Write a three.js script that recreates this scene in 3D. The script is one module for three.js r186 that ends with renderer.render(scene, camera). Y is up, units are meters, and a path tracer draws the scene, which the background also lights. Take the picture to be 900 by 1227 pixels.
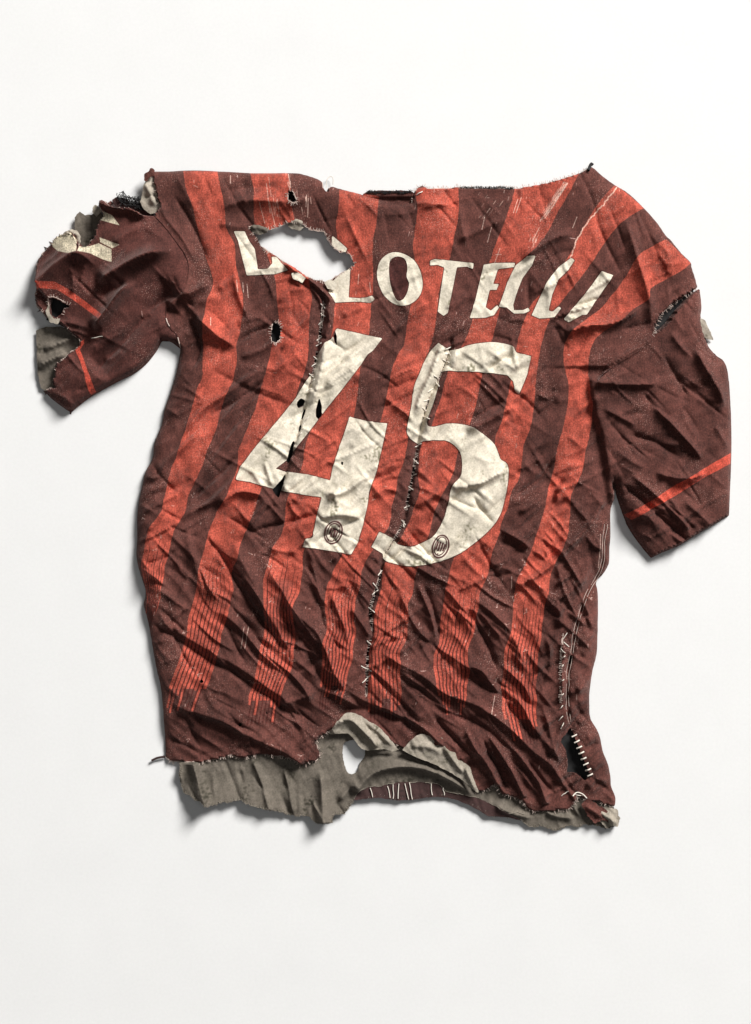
import * as THREE from 'three';
import { RectAreaLightUniformsLib } from 'three/addons/lights/RectAreaLightUniformsLib.js';
import { mergeGeometries } from 'three/addons/utils/BufferGeometryUtils.js';

// ------------------------------------------------------------------ camera, light, exposure
const W = 751, HGT = 1024;
const scene = new THREE.Scene();
scene.background = new THREE.Color(0.03, 0.03, 0.03);
const S = 0.0009;                                   // metres of table per unit of the plan below
const CX = 450, CY = 613.5;
const camera = new THREE.PerspectiveCamera(2 * Math.atan(613.5 * S / 2.6) * 180 / Math.PI, W / HGT, 0.1, 60);
camera.up.set(0, 0, -1);
camera.position.set(0, 2.6, 0);
camera.lookAt(0, 0, 0);
const renderer = new THREE.WebGLRenderer({ antialias: true });
renderer.setSize(W, HGT);
renderer.toneMapping = THREE.LinearToneMapping;
renderer.toneMappingExposure = 1.0;
renderer.shadowMap.enabled = true;
RectAreaLightUniformsLib.init();
function areaLight(x, y, z, w, h, power) {
  const l = new THREE.RectAreaLight(0xffffff, power, w, h);
  l.position.set(x, y, z); l.lookAt(0, 0, 0); scene.add(l); return l;
}
const key = areaLight(6.2, 8.0, -7.9, 4.2, 4.2, 62); key.color.setRGB(1, 0.99, 0.975);       // tall window, above right of the shirt
const fill = areaLight(-0.3, 4.2, 0.3, 3.4, 3.4, 0.72); fill.color.setRGB(0.98, 0.99, 1);       // added overhead fill light, stands for bounce from white surroundings

// ------------------------------------------------------------------ small tools
let seed = 20231;
function rnd() { seed |= 0; seed = (seed + 0x6D2B79F5) | 0; let t = Math.imul(seed ^ (seed >>> 15), 1 | seed); t = (t + Math.imul(t ^ (t >>> 7), 61 | t)) ^ t; return ((t ^ (t >>> 14)) >>> 0) / 4294967296; }
const PERM = new Uint8Array(512); { const p = [...Array(256).keys()]; for (let i = 255; i > 0; i--) { const j = Math.floor(rnd() * (i + 1)); [p[i], p[j]] = [p[j], p[i]]; } for (let i = 0; i < 512; i++) PERM[i] = p[i & 255]; }
const GX = new Float32Array(256), GY = new Float32Array(256); for (let i = 0; i < 256; i++) { const a = i / 256 * 6.2832; GX[i] = Math.cos(a); GY[i] = Math.sin(a); }
function noise(x, y) {                               // gradient noise, about -0.7 .. 0.7
  const xi = Math.floor(x), yi = Math.floor(y), fx = x - xi, fy = y - yi, X = xi & 255, Y = yi & 255;
  const u = fx * fx * fx * (fx * (fx * 6 - 15) + 10), v = fy * fy * fy * (fy * (fy * 6 - 15) + 10);
  const a = PERM[X + PERM[Y]], b = PERM[X + 1 + PERM[Y]], c = PERM[X + PERM[Y + 1]], d = PERM[X + 1 + PERM[Y + 1]];
  const n0 = GX[a] * fx + GY[a] * fy, n1 = GX[b] * (fx - 1) + GY[b] * fy, n2 = GX[c] * fx + GY[c] * (fy - 1), n3 = GX[d] * (fx - 1) + GY[d] * (fy - 1);
  const m0 = n0 + u * (n1 - n0), m1 = n2 + u * (n3 - n2); return m0 + v * (m1 - m0);
}
const fbm = (x, y) => noise(x, y) + 0.5 * noise(2.03 * x + 7.1, 2.03 * y + 3.3) + 0.25 * noise(4.1 * x + 1.7, 4.1 * y + 9.2);
const clamp = (v, a, b) => v < a ? a : v > b ? b : v;
const smooth = (a, b, v) => { const t = clamp((v - a) / (b - a), 0, 1); return t * t * (3 - 2 * t); };
const P = (s) => s.trim().split(/\s+/).map((q) => q.split(',').map(Number));
function dense(pts, closed, step = 1.2) {            // straight resampling
  const out = [], n = pts.length, m = closed ? n : n - 1;
  for (let i = 0; i < m; i++) { const a = pts[i], b = pts[(i + 1) % n], k = Math.max(1, Math.round(Math.hypot(b[0] - a[0], b[1] - a[1]) / step)); for (let j = 0; j < k; j++) out.push([a[0] + (b[0] - a[0]) * j / k, a[1] + (b[1] - a[1]) * j / k]); }
  if (!closed) out.push(pts[n - 1]); return out;
}
function curvy(pts, closed, step = 1.2) {            // centripetal-ish Catmull-Rom resampling
  const n = pts.length, out = [], g = (i) => closed ? pts[(i + n) % n] : pts[clamp(i, 0, n - 1)];
  for (let i = 0; i < (closed ? n : n - 1); i++) {
    const a = g(i - 1), b = g(i), c = g(i + 1), d = g(i + 2), k = Math.max(1, Math.round(Math.hypot(c[0] - b[0], c[1] - b[1]) / step));
    for (let j = 0; j < k; j++) { const t = j / k, t2 = t * t, t3 = t2 * t; out.push([0, 1].map((q) => 0.5 * (2 * b[q] + (c[q] - a[q]) * t + (2 * a[q] - 5 * b[q] + 4 * c[q] - d[q]) * t2 + (3 * b[q] - a[q] - 3 * c[q] + d[q]) * t3))); }
  }
  if (!closed) out.push(pts[n - 1]); return out;
}
function ragged(pts, amp, closed = false, freq = 0.35) {  // torn cloth: small uneven bites along a line
  return pts.map((p, i) => { const a = pts[closed ? (i - 1 + pts.length) % pts.length : Math.max(0, i - 1)], b = pts[closed ? (i + 1) % pts.length : Math.min(pts.length - 1, i + 1)]; const dx = b[0] - a[0], dy = b[1] - a[1], l = Math.hypot(dx, dy) || 1;
    const e = closed ? 1 : Math.min(1, i / 4, (pts.length - 1 - i) / 4), o = amp * e * (1.3 * noise(p[0] * freq, p[1] * freq) + 1.2 * noise(p[0] * 0.09 + 5, p[1] * 0.09)); return [p[0] - dy / l * o, p[1] + dx / l * o]; });
}

// ------------------------------------------------------------------ outlines of the shirt (plan units)
const topLeft = ragged(dense(P('187,261 190,254 193,248 189,240 188,232 186,222 184,214 182,206')), 1.2);
const topFold = curvy(P('182,206 205,206 230,205 262,206 300,208 345,208 360,209 380,215 386,219'));
const topNick = dense(P('386,219 387,226 391,232 394,227 398,224'));
const topFold2 = curvy(P('398,224 407,227 430,233 455,241 478,246 493,244'));
const topTorn = ragged(dense(P('493,244 496,232 500,226 506,223 512,227 530,227 548,226 570,226.5 600,226 617,227 640,223 660,219 678,214 690,210 700,206 707,200')), 0.7);
const shoulderR = curvy(P('707,200 712,203 722,212 737,223 752,232 772,251 787,268 798,284 803,288 815,303 827,315 828,321 832,333 835,345'));
const slitUp = ragged(dense(P('835,345 815,358 800,368 790,378 783,395 779,405')), 0.7);
const seamR = curvy(P('779,405 762,421 735,437 718,450 711,458'));
const gapR = curvy(P('711,458 712,470 718,500 724,520 729,550 733,580 736,598'));
const sideR = curvy(P('736,598 731,612 731,640 730,655 729,675 722,688 714,697 716,712 716,745 715,778 713,790 709,805 706,830 706,845 707,860 715,874 719,885 722,900 728,915 731,930 732,942 737,955 736,966'));
const hemBack = ragged(dense(P('736,966 727,965 718,960 709,959 698,956 690,953 687,962 684,966 676,970 668,968 665,971 648,972 632,968 627,962 622,957 612,952 606,951 601,951 598,944 592,938 584,945 573,948 565,938 552,930 540,922 520,913 500,905 483,897 478,895 465,885 445,872 420,866 405,868 394,876 384,881 378,889 383,902 382,909 376,911 370,912 362,917 355,911 347,908 340,905 320,903 300,905 290,908 278,904 265,907 250,911 235,913 220,912 207,911 199,907')), 1.1);
const sideL = curvy(P('199,907 198,880 196,850 193,822 189,805 186,790 181,760 177,740 173,725 175,708 168,685 164,665 165,645 165,620 167,600 171,582 175,565 183,550 186,530 194,510 198,490 205,470 211,450 215,430 217,417'));
const lump = curvy(P('217,417 213,402 207,396 201,385 200,372 205,363 214,357 223,352'));
const seamL = curvy(P('223,352 226,340 228,322 224,308 213,292 200,275 187,261'));
const cat = (...a) => a.flat();
const BODY = cat(topLeft, topFold, topNick, topFold2, topTorn, shoulderR, slitUp, seamR, gapR, sideR, hemBack, sideL, lump, seamL);
const slitLow = dense(P('779,405 786,398 796,390 808,374 818,362 828,353 837,348'));
const sleeveROut = curvy(P('837,348 839,368 838,380 842,398 847,415 857,427 866,434 871,450 874,490 875,530 874,570 872,617'));
const hemR = curvy(P('872,617 850,630 830,642 812,653 795,660 780,667'));
const sleeveRIn = curvy(P('780,667 770,655 757,637 749,621 741,598 736,580'));
const SLEEVE_R = cat(slitLow, sleeveROut, hemR, sleeveRIn, curvy(P('736,580 730,550 724,520 718,500 712,470 711,458')), [...seamR].reverse());
const sleeveLTop = ragged(curvy(P('187,261 179,262 172,260 166,257 160,254 150,254 140,252 131,247 124,242 121,247 124,254 128,260 122,266 120,272 117,278 116,285 112,292 106,299 100,299 97,293 95,287 91,283 86,281 81,283 76,282 72,284 63,293 54,303 47,312')), 0.6);
const cuffL = ragged(dense(P('47,312 45,328 46,342 44,352 45,366 52,374 57,380 66,385 76,390 84,396 92,404 99,409 94,418 86,424 79,430 70,436 67,446 65,456 66,464 55,468')), 0.8);
const sleeveLLow = curvy(P('55,468 62,476 75,486 85,492 92,487 105,477 118,469 140,457 160,447 175,435 187,420 193,409 199,408 206,409 217,417'));
const SLEEVE_L = cat(sleeveLTop, cuffL, sleeveLLow, lump, seamL);
const neckHole = ragged(dense(P('301,278 299,273 303,271 312,276 324,277 335,273 347,268 358,268 366,272 373,277 388,278 393,289 399,297 408,304 414,303 420,307 425,318 418,324 403,332 397,337 394,342 386,337 378,337 368,333 355,323 345,318 338,313 331,308 322,303 313,296 308,286'), true), 0.8, true);
const slit = (line, w, ph) => { const c = curvy(P(line), false, 2), n = c.length, hw = (i) => w * Math.sin(Math.PI * clamp(i / (n - 1), 0.02, 0.98)) ** 0.5 * (0.55 + 0.75 * Math.abs(noise(i * 0.23 + ph, ph))) + 0.12, off = (i, s) => { const a = c[Math.max(0, i - 1)], b = c[Math.min(n - 1, i + 1)], dx = b[0] - a[0], dy = b[1] - a[1], l = Math.hypot(dx, dy) || 1, j = 0.5 * noise(i * 0.5 + s * 9, ph); return [c[i][0] - dy / l * (s * hw(i) + j), c[i][1] + dx / l * (s * hw(i) + j)]; }; return [...c.map((_, i) => off(i, 1)), ...c.map((_, i) => off(n - 1 - i, -1))]; };
const TEARS = [slit('501,533 498,550 494,572 489,596 487,612', 2.0, 1), slit('485,622 478,636 470,650 462,664', 1.6, 2), slit('458,680 453,698 449,712 444,728 445,744 446,756', 2.6, 3), slit('444,764 441,782 440,806 439,834', 2.2, 4), slit('388,362 387,376 385,392 382,412', 2.0, 5), slit('380,420 378,436 375,450 371,466', 1.5, 6), slit('537,428 529,446 521,464', 1.2, 7), slit('517,472 510,492 505,508', 1.4, 8), slit('673,758 671,780 670,806 670,840', 1.2, 9)];
const HOLES = [neckHole, ...TEARS,
  ragged(dense(P('346,231 352,232 354,238 357,245 351,247 346,243'), true), 0.5, true),
  ragged(dense(P('327,388 334,387 337,394 336,408 332,413 326,411 325,400'), true), 0.6, true),
  dense(P('357,482 361,478 366,480 364,487 358,490 356,486'), true), dense(P('383,476 386,487 386,499 382,503 379,500 379,492'), true),
  dense(P('364,492 368,489 366,497 363,504 361,502'), true), dense(P('359,511 363,508 361,517 358,519'), true),
  dense(P('354,528 353,535 350,548 346,556 344,553 347,540 351,530'), true), dense(P('344,564 341,580 337,590 335,597 331,593 327,587 332,582 338,575'), true),
  dense(P('402,398 404,405 404,415 401,411 400,404'), true), dense(P('409,553 412,554 411,558 409,557'), true),
  ragged(dense(P('682,870 686,877 690,888 697,906 706,927 700,934 695,929 690,925 678,923 679,908 676,896 671,887 672,883 677,879'), true), 0.6, true),
  ragged(dense(P('239,815 243,812 246,816 243,818'), true), 0.5, true), ragged(dense(P('286,867 289,863 292,866 289,869'), true), 0.5, true),
  ragged(dense(P('319,852 321,850 322,854 320,855'), true), 0.4, true),
  dense(P('680,786 684,783 685,791 682,796 679,793'), true)];
const HOLES_L = [ragged(dense(P('61,358 66,357 76,362 86,367 87,371 80,373 76,380 68,384 62,381 60,372'), true), 0.9, true), dense(P('97,286 99,284 99,305 97,305'), true)];

// ------------------------------------------------------------------ signed distance on the fine lattice
const FX0 = 24, FY0 = 184, STEP = 1.5, FNX = 580, FNY = 560;   // lattice for cutting cloth
const LAT = { FX0, FY0, STEP, FNX, FNY };
function maskOf(loops, lat = LAT) {
  const { FX0, FY0, STEP, FNX, FNY } = lat;
  const f = new Float32Array(FNX * FNY).fill(9), near = 5;
  const segs = []; for (const l of loops) for (let i = 0; i < l.length; i++) segs.push([l[i][0], l[i][1], l[(i + 1) % l.length][0], l[(i + 1) % l.length][1]]);
  for (const [ax, ay, bx, by] of segs) {
    const x0 = Math.max(0, Math.floor((Math.min(ax, bx) - near - FX0) / STEP)), x1 = Math.min(FNX - 1, Math.ceil((Math.max(ax, bx) + near - FX0) / STEP));
    const y0 = Math.max(0, Math.floor((Math.min(ay, by) - near - FY0) / STEP)), y1 = Math.min(FNY - 1, Math.ceil((Math.max(ay, by) + near - FY0) / STEP));
    const dx = bx - ax, dy = by - ay, l2 = dx * dx + dy * dy || 1e-9;
    for (let j = y0; j <= y1; j++) for (let i = x0; i <= x1; i++) { const px = FX0 + i * STEP, py = FY0 + j * STEP, t = clamp(((px - ax) * dx + (py - ay) * dy) / l2, 0, 1), d = Math.hypot(px - ax - dx * t, py - ay - dy * t); if (d < f[j * FNX + i]) f[j * FNX + i] = d; }
  }
  const rows = Array.from({ length: FNY }, () => []);
  for (const [ax, ay, bx, by] of segs) { if (ay === by) continue; const lo = Math.min(ay, by), hi = Math.max(ay, by); for (let j = Math.max(0, Math.ceil((lo - FY0) / STEP)); j < FNY; j++) { const y = FY0 + j * STEP; if (y >= hi) break; if (y >= lo) rows[j].push(ax + (bx - ax) * (y - ay) / (by - ay)); } }
  rows.forEach((r, j) => { r.sort((a, b) => a - b); for (let k = 0; k + 1 < r.length; k += 2) for (let i = Math.max(0, Math.ceil((r[k] - FX0) / STEP)); i < FNX && FX0 + i * STEP < r[k + 1]; i++) f[j * FNX + i] *= -1; });
  return f;
}
const minus = (a, b) => { const o = new Float32Array(a.length); for (let i = 0; i < a.length; i++) o[i] = Math.max(a[i], -b[i]); return o; };

// ------------------------------------------------------------------ height of the cloth: its folds
const G = 2, NX = 435, NY = 418, OX = 24, OY = 186;             // coarse grid on which the cloth is draped
const FOLDS = []; let AMP = 1.52;
// crest or valley: height mm, reach on the left and right of the way it runs, its line
function fold(h, wl, wr, line, o = {}) {
  const pts = curvy(P(line), false, 6); let len = 0; const acc = [0]; for (let i = 1; i < pts.length; i++) { len += Math.hypot(pts[i][0] - pts[i - 1][0], pts[i][1] - pts[i - 1][1]); acc.push(len); }
  FOLDS.push({ h: h * AMP * (AMP > 1.51 ? clamp(len / 62, 0.5, 1.05) : 1), wl: wl * 0.85, wr: wr * 0.85, pts, acc, len, t0: o.t0 ?? 0.22, t1: o.t1 ?? 0.22 });
}
function foldField(list, f) {
  for (const F of list) {
    const reach = 3.2 * Math.max(F.wl, F.wr), xs = F.pts.map((p) => p[0]), ys = F.pts.map((p) => p[1]);
    const i0 = Math.max(0, Math.floor((Math.min(...xs) - reach - OX) / G)), i1 = Math.min(NX - 1, Math.ceil((Math.max(...xs) + reach - OX) / G)), j0 = Math.max(0, Math.floor((Math.min(...ys) - reach - OY) / G)), j1 = Math.min(NY - 1, Math.ceil((Math.max(...ys) + reach - OY) / G));
    for (let j = j0; j <= j1; j++) for (let i = i0; i <= i1; i++) {
      const px = OX + i * G, py = OY + j * G; let best = 1e9, sd = 0, at = 0;
      for (let k = 0; k + 1 < F.pts.length; k++) { const a = F.pts[k], b = F.pts[k + 1], dx = b[0] - a[0], dy = b[1] - a[1], l2 = dx * dx + dy * dy || 1e-9, t = clamp(((px - a[0]) * dx + (py - a[1]) * dy) / l2, 0, 1), ex = px - a[0] - dx * t, ey = py - a[1] - dy * t, d = ex * ex + ey * ey; if (d < best) { best = d; sd = dx * ey - dy * ex; at = F.acc[k] + t * Math.sqrt(l2); } }
      const d = Math.sqrt(best) / (sd > 0 ? F.wr : F.wl); if (d > 3.2) continue;
      const e = smooth(0, Math.max(0.001, F.t0), at / F.len) * smooth(0, Math.max(0.001, F.t1), 1 - at / F.len);
      f[j * NX + i] += F.h * e * (0.35 / Math.cosh(1.9 * d) + 0.65 * Math.exp(-2.0 * d));
    }
  }
}
// lower left
fold(7, 26, 9, '200,840 240,853 270,863 305,883 340,899 364,915', { t1: 0.02 });
fold(-5, 5, 7, '181,745 217,767 250,787 285,807 310,825 340,845 365,860 374,876', { t0: 0.1 });
fold(4, 30, 8, '186,738 217,757 250,777 290,799 312,815 345,838 372,858');
fold(7, 5, 16, '225,632 234,662 246,690 254,706 268,722');
fold(-4, 9, 3, '226,640 237,670 247,700 256,714');
fold(7, 9, 26, '280,645 290,668 302,690 316,715 331,745 346,775 354,790', { t0: 0.1 });
fold(-7, 6, 7, '248,642 267,667 282,692 300,720 320,747 337,770 352,786', { t0: 0.12 });
fold(6, 8, 16, '318,672 330,692 345,714 358,738 366,758');
fold(-6, 6, 6, '338,715 346,738 352,760 355,782');
fold(9, 10, 14, '338,704 352,728 380,755 390,775 400,800 414,828', { t0: 0.15, t1: 0.1 });
fold(-5, 8, 8, '356,745 366,768 374,790 384,810 398,832');
fold(5, 6, 6, '385,702 400,704 424,700');
fold(4, 4, 5, '371,668 380,694 386,730');
fold(-4, 5, 5, '376,700 384,726 388,748 402,768 412,782');
fold(6, 8, 7, '420,722 428,738 438,752 446,766');
fold(5, 6, 8, '396,705 404,728 414,752 420,780');
fold(5, 8, 6, '310,775 330,790 350,806 366,824 378,846');
fold(4, 6, 8, '330,842 352,838 372,830 390,812');
// pulled folds over the left flank
fold(7, 9, 7, '216,529 232,508 248,489 272,474 302,452 322,440');
fold(-5, 5, 5, '250,500 275,486 300,470 322,452');
fold(-6, 5, 6, '282,413 300,401 326,390');
fold(5, 7, 7, '287,430 305,424 322,416 338,400');
fold(6, 8, 6, '168,568 182,573 192,571 205,552 230,528 250,512');
fold(6, 9, 7, '214,628 233,612 255,602 278,580 296,562');
fold(-6, 6, 6, '228,603 246,584 266,566 284,545');
fold(4, 5, 5, '243,574 262,548 282,520 300,500');
fold(4, 5, 5, '252,528 270,504 290,478 308,452');
fold(-4, 4, 4, '250,552 272,522 292,494 312,462');
fold(7, 8, 7, '258,610 275,596 290,589 310,592 322,598');
fold(-5, 6, 6, '292,641 318,632 340,627 366,620 386,614');
fold(5, 7, 8, '322,654 338,660 362,661');
fold(6, 6, 8, '298,630 313,612 322,594');
fold(-5, 4, 6, '308,622 318,612 332,604');
fold(5, 5, 5, '346,596 352,612 362,622');
fold(4, 6, 6, '190,485 204,492 218,500');
fold(5, 8, 5, '178,640 186,628 194,616 206,606');
fold(-5, 4, 4, '176,676 190,672 206,664 214,656', { t0: 0.05 });
fold(4, 5, 5, '168,700 180,694 192,686');
fold(4, 6, 6, '212,668 218,684 230,694');
// upper left
fold(6, 14, 12, '262,254 285,246 305,243 345,245 380,240');
fold(-3, 12, 12, '268,232 300,226 340,226');
fold(5, 12, 12, '262,270 285,274 300,270');
fold(10, 12, 16, '204,370 216,359 235,351 256,340', { t0: 0.1 });
fold(8, 16, 9, '232,380 248,392 268,408 286,418');
fold(-6, 7, 9, '226,384 236,396 240,420 230,446', { t0: 0.1 });
fold(5, 7, 7, '262,350 276,340 288,330');
fold(4, 6, 6, '284,392 300,384 318,380');
fold(5, 6, 8, '334,366 350,350 372,348');
fold(5, 8, 6, '336,424 350,404 366,388 380,374');
fold(4, 8, 8, '312,438 330,444 348,432');
fold(-4, 6, 6, '206,330 224,360 236,372');
fold(5, 8, 10, '192,240 200,262 222,290 236,318');
fold(-4, 8, 8, '206,232 226,262 244,300 250,326');
fold(7, 4, 4, '340,316 356,328 372,338 388,352 398,364', { t0: 0.1, t1: 0.1 });
fold(-4, 3, 3, '352,334 368,344 382,356');
fold(5, 3, 3, '366,342 378,352 386,366 386,384');
fold(4, 3, 3, '396,352 393,372 398,392');
// top right
fold(5, 8, 14, '420,233 445,242 478,250 500,246 525,247 552,252');
fold(4, 9, 8, '545,292 575,278 604,264');
fold(8, 13, 9, '622,316 645,299 667,287 690,281', { t1: 0.3 });
fold(-4, 8, 8, '648,318 668,306 688,302');
fold(8, 12, 18, '742,256 748,270 756,297 765,325 773,350 777,375 779,400');
fold(9, 9, 7, '676,402 700,393 730,390 752,380 768,364', { t0: 0.1 });
fold(-5, 6, 6, '664,392 672,410 680,420', { t0: 0.1 });
fold(-4, 4, 4, '742,397 765,391 780,386');
fold(5, 10, 8, '792,320 806,318 826,314');
fold(4, 8, 8, '782,300 794,316 800,334');
fold(4, 5, 5, '532,372 546,364 560,352');
fold(4, 5, 5, '540,392 556,378 572,366');
fold(-3, 4, 4, '536,380 552,370 566,358');
fold(4, 6, 6, '600,392 616,384 634,388');
fold(4, 6, 6, '634,352 648,340 664,332');
fold(5, 7, 6, '470,402 482,392 500,372 514,364');
fold(4, 6, 6, '410,382 424,374 440,366');
// numbers
fold(-4, 4, 4, '390,352 386,380 382,410 378,440 371,464 364,490 357,520 350,545 342,572 335,600', { t0: 0.03, t1: 0.05 });
fold(4, 5, 7, '398,350 395,385 391,412 386,444 380,468 372,496', { t0: 0.05 });
fold(-5, 4, 4, '541,404 537,425 525,455 513,480 506,505 501,530 497,550 493,580 487,608 484,625 470,650 459,668 456,690 450,710 443,735 446,760 441,780 440,812 438,838', { t0: 0.02, t1: 0.02 });
fold(4, 4, 8, '548,410 545,432 533,462 521,486 514,508 508,532');
fold(4, 8, 4, '530,410 516,450 503,478 496,505');
fold(-4, 6, 6, '566,592 571,604 578,613 592,629');
fold(7, 14, 7, '540,585 556,583 576,579 592,570 608,562');
fold(4, 9, 6, '576,440 590,430 606,420');
fold(-3, 4, 4, '585,446 598,434 610,424');
fold(4, 3, 4, '612,402 615,425 619,446');
fold(5, 6, 8, '458,474 470,484 486,496 496,508');
fold(-4, 6, 5, '458,470 476,464 500,453');
fold(-6, 6, 6, '560,506 580,494 606,478');
fold(6, 8, 8, '556,518 578,508 604,494 622,486');
fold(5, 6, 8, '496,610 510,599 524,591 538,580 550,570');
fold(4, 5, 6, '500,640 512,632 518,616 526,600');
fold(5, 6, 5, '442,569 430,577 420,585 405,592 388,589');
fold(4, 4, 4, '400,588 404,602 406,616');
fold(5, 10, 6, '376,624 394,618 414,617 438,622');
fold(4, 3, 4, '318,552 322,566 328,584');
fold(4, 6, 6, '386,466 400,456 420,444 436,430');
fold(-3, 5, 5, '384,452 402,440 418,428');
fold(4, 6, 6, '420,540 432,524 440,508');
fold(5, 6, 7, '372,548 392,534 408,524');
fold(5, 6, 6, '450,570 464,560 476,556');
fold(5, 6, 6, '446,596 462,586 480,590');
fold(-5, 5, 5, '450,584 464,576 482,574');
fold(-4, 5, 5, '452,616 466,604 478,600');
fold(5, 6, 6, '440,650 455,640 468,630');
// right flank
fold(-6, 7, 6, '612,598 630,586 648,572 664,548');
fold(6, 8, 8, '618,616 638,604 660,586');
fold(6, 8, 7, '618,566 634,556 650,548');
fold(5, 7, 7, '660,470 668,462 676,448');
fold(5, 8, 6, '640,470 654,478 668,470');
fold(-5, 7, 7, '634,504 650,494 668,478');
fold(7, 7, 6, '612,705 626,697 640,690 660,675 678,657 694,640 706,626 716,610 724,595', { t0: 0.1, t1: 0.15 });
fold(5, 6, 5, '634,658 646,664 652,670 656,652');
fold(-5, 6, 6, '646,676 662,660 676,640');
fold(7, 10, 7, '596,632 610,640 622,647 637,659');
fold(-5, 6, 5, '596,648 614,654 630,666');
fold(6, 9, 7, '584,677 598,674 612,670');
fold(-4, 5, 5, '580,690 598,690 612,684');
fold(5, 6, 5, '664,606 668,588 680,570 694,552');
fold(-4, 4, 4, '660,608 664,590 676,572');
fold(5, 8, 8, '676,520 688,530 700,540');
fold(7, 9, 6, '660,720 676,712 690,700 702,692');
fold(6, 6, 6, '664,700 680,690 694,680');
fold(5, 5, 5, '668,740 672,722 678,710');
fold(-4, 3, 3, '725,626 722,650 721,670 716,688 702,710 692,740 687,760 684,782 679,806 679,846 682,866', { t0: 0.05, t1: 0.05 });
fold(6, 8, 8, '694,786 704,776 712,764');
fold(-5, 6, 6, '690,806 700,800 712,790');
fold(4, 6, 6, '690,840 700,838 706,842');
fold(5, 6, 6, '700,884 710,880 718,890');
fold(5, 6, 6, '706,920 716,912 726,914');
fold(4, 4, 6, '670,764 674,780 672,800 672,826 670,850');
// lower right
fold(6, 18, 9, '454,778 480,794 505,807 530,827 555,837 577,847 605,866 622,882 640,900 660,915 676,943', { t0: 0.06, t1: 0.05 });
fold(-5, 7, 10, '470,806 500,824 526,846 552,858 576,868 600,888 624,910');
fold(7, 6, 6, '474,784 490,772 500,762 510,750');
fold(-4, 5, 5, '462,772 478,766 492,768');
fold(6, 6, 8, '497,694 508,716 518,742 524,772');
fold(-6, 6, 5, '506,700 516,722 522,744 526,768');
fold(5, 5, 7, '478,706 488,730 500,752 516,770');
fold(7, 10, 10, '560,712 580,726 594,738 612,758 626,792 634,804');
fold(-6, 8, 6, '568,744 578,760 588,784 596,806');
fold(7, 12, 8, '548,796 562,797 576,802 590,820 600,834');
fold(-5, 6, 7, '548,812 566,814 580,826');
fold(5, 7, 7, '520,770 534,782 552,788');
fold(5, 7, 7, '528,700 544,716 562,738');
fold(5, 8, 6, '596,792 612,806 628,822 636,846');
fold(6, 8, 7, '612,828 626,846 638,868 650,884');
fold(-4, 5, 5, '604,838 620,858 636,880');
fold(6, 7, 6, '446,842 470,852 492,862 505,869 522,884 545,906', { t0: 0.05 });
fold(-5, 5, 7, '516,852 532,872 552,892 572,912');
fold(6, 6, 6, '556,868 566,890 582,912 598,940', { t1: 0.02 });
fold(-5, 4, 4, '576,880 586,902 598,922 606,944', { t1: 0.02 });
fold(6, 6, 6, '580,872 596,896 612,922 628,954', { t1: 0.02 });
fold(6, 6, 6, '612,890 628,912 644,934 654,962', { t1: 0.02 });
fold(-5, 4, 4, '630,908 646,930 664,950');
fold(5, 6, 6, '648,842 656,868 662,894 672,916');
fold(5, 6, 6, '640,866 652,884 664,906');
fold(6, 7, 5, '700,640 708,652 722,660');
fold(7, 6, 9, '664,716 668,734 670,752');
fold(6, 9, 6, '684,730 694,720 706,714');
fold(7, 8, 6, '692,772 702,762 714,758');
fold(-6, 6, 6, '694,812 704,804 712,800');
fold(6, 6, 7, '688,826 698,822 706,826');
fold(7, 7, 6, '690,866 702,858 710,862');
fold(-6, 5, 6, '704,896 712,890 722,896');
fold(7, 7, 7, '700,944 714,932 728,936');
fold(6, 5, 6, '652,760 658,780 656,806');
// left sleeve
fold(15, 18, 26, '44,343 60,330 75,318 93,308 106,311 120,324', { t0: 0.02 });
fold(19, 18, 12, '120,344 140,332 160,320 182,310 216,302', { t0: 0.15, t1: 0.3 });
fold(20, 9, 9, '114,398 126,386 137,372 152,352 168,340', { t0: 0.15, t1: 0.3 });
fold(-8, 8, 10, '120,360 130,352 146,346 152,336');
fold(-15, 20, 34, '112,446 140,420 164,392 188,364 214,342', { t0: 0.08, t1: 0.08 });
fold(5, 6, 6, '88,322 92,338 90,356');
fold(4, 5, 5, '108,318 102,336 98,350');
fold(9, 10, 7, '122,246 132,252 146,255 162,257 178,264', { t0: 0.05, t1: 0.1 });
fold(6, 12, 10, '138,298 156,284 176,276');
fold(5, 10, 8, '124,432 136,430 150,421');
fold(4, 5, 5, '170,382 178,376 184,380');
fold(-3, 4, 4, '92,470 106,466 126,456');
fold(8, 9, 9, '70,392 84,388 104,394');
// right sleeve
fold(-4, 9, 10, '792,424 800,440 810,456 824,480');
fold(8, 14, 12, '828,414 840,440 856,466 868,492');
fold(7, 9, 7, '774,480 795,503 815,524 842,555');
fold(-5, 7, 7, '768,470 782,488 804,502');
fold(-5, 8, 8, '746,520 770,526 794,536 816,552');
fold(7, 9, 7, '780,566 800,572 820,574 846,566');
fold(6, 9, 6, '711,460 745,462 780,461 789,450', { t0: 0.05 });
fold(-5, 5, 5, '740,578 758,592 776,608 806,634 824,650', { t1: 0.05 });
fold(5, 7, 7, '750,566 772,584 796,606 824,634', { t1: 0.05 });
fold(-4, 5, 5, '790,600 808,614 830,634', { t1: 0.05 });
fold(5, 8, 8, '816,600 840,620 852,632', { t1: 0.02 });
fold(2, 3, 2, '774,646 800,632 840,607 873,588', { t0: 0.02, t1: 0.02 });
fold(5, 8, 8, '720,490 740,500 762,512');
fold(4, 8, 8, '736,540 752,552 770,562');
fold(6, 9, 9, '800,398 810,414 826,430');
fold(5, 7, 7, '852,508 862,524 872,540');
fold(4, 7, 6, '783,400 764,416 738,432 718,444');

fold(-8, 14, 12, '396,862 420,850 448,850 476,860 510,878');
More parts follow.
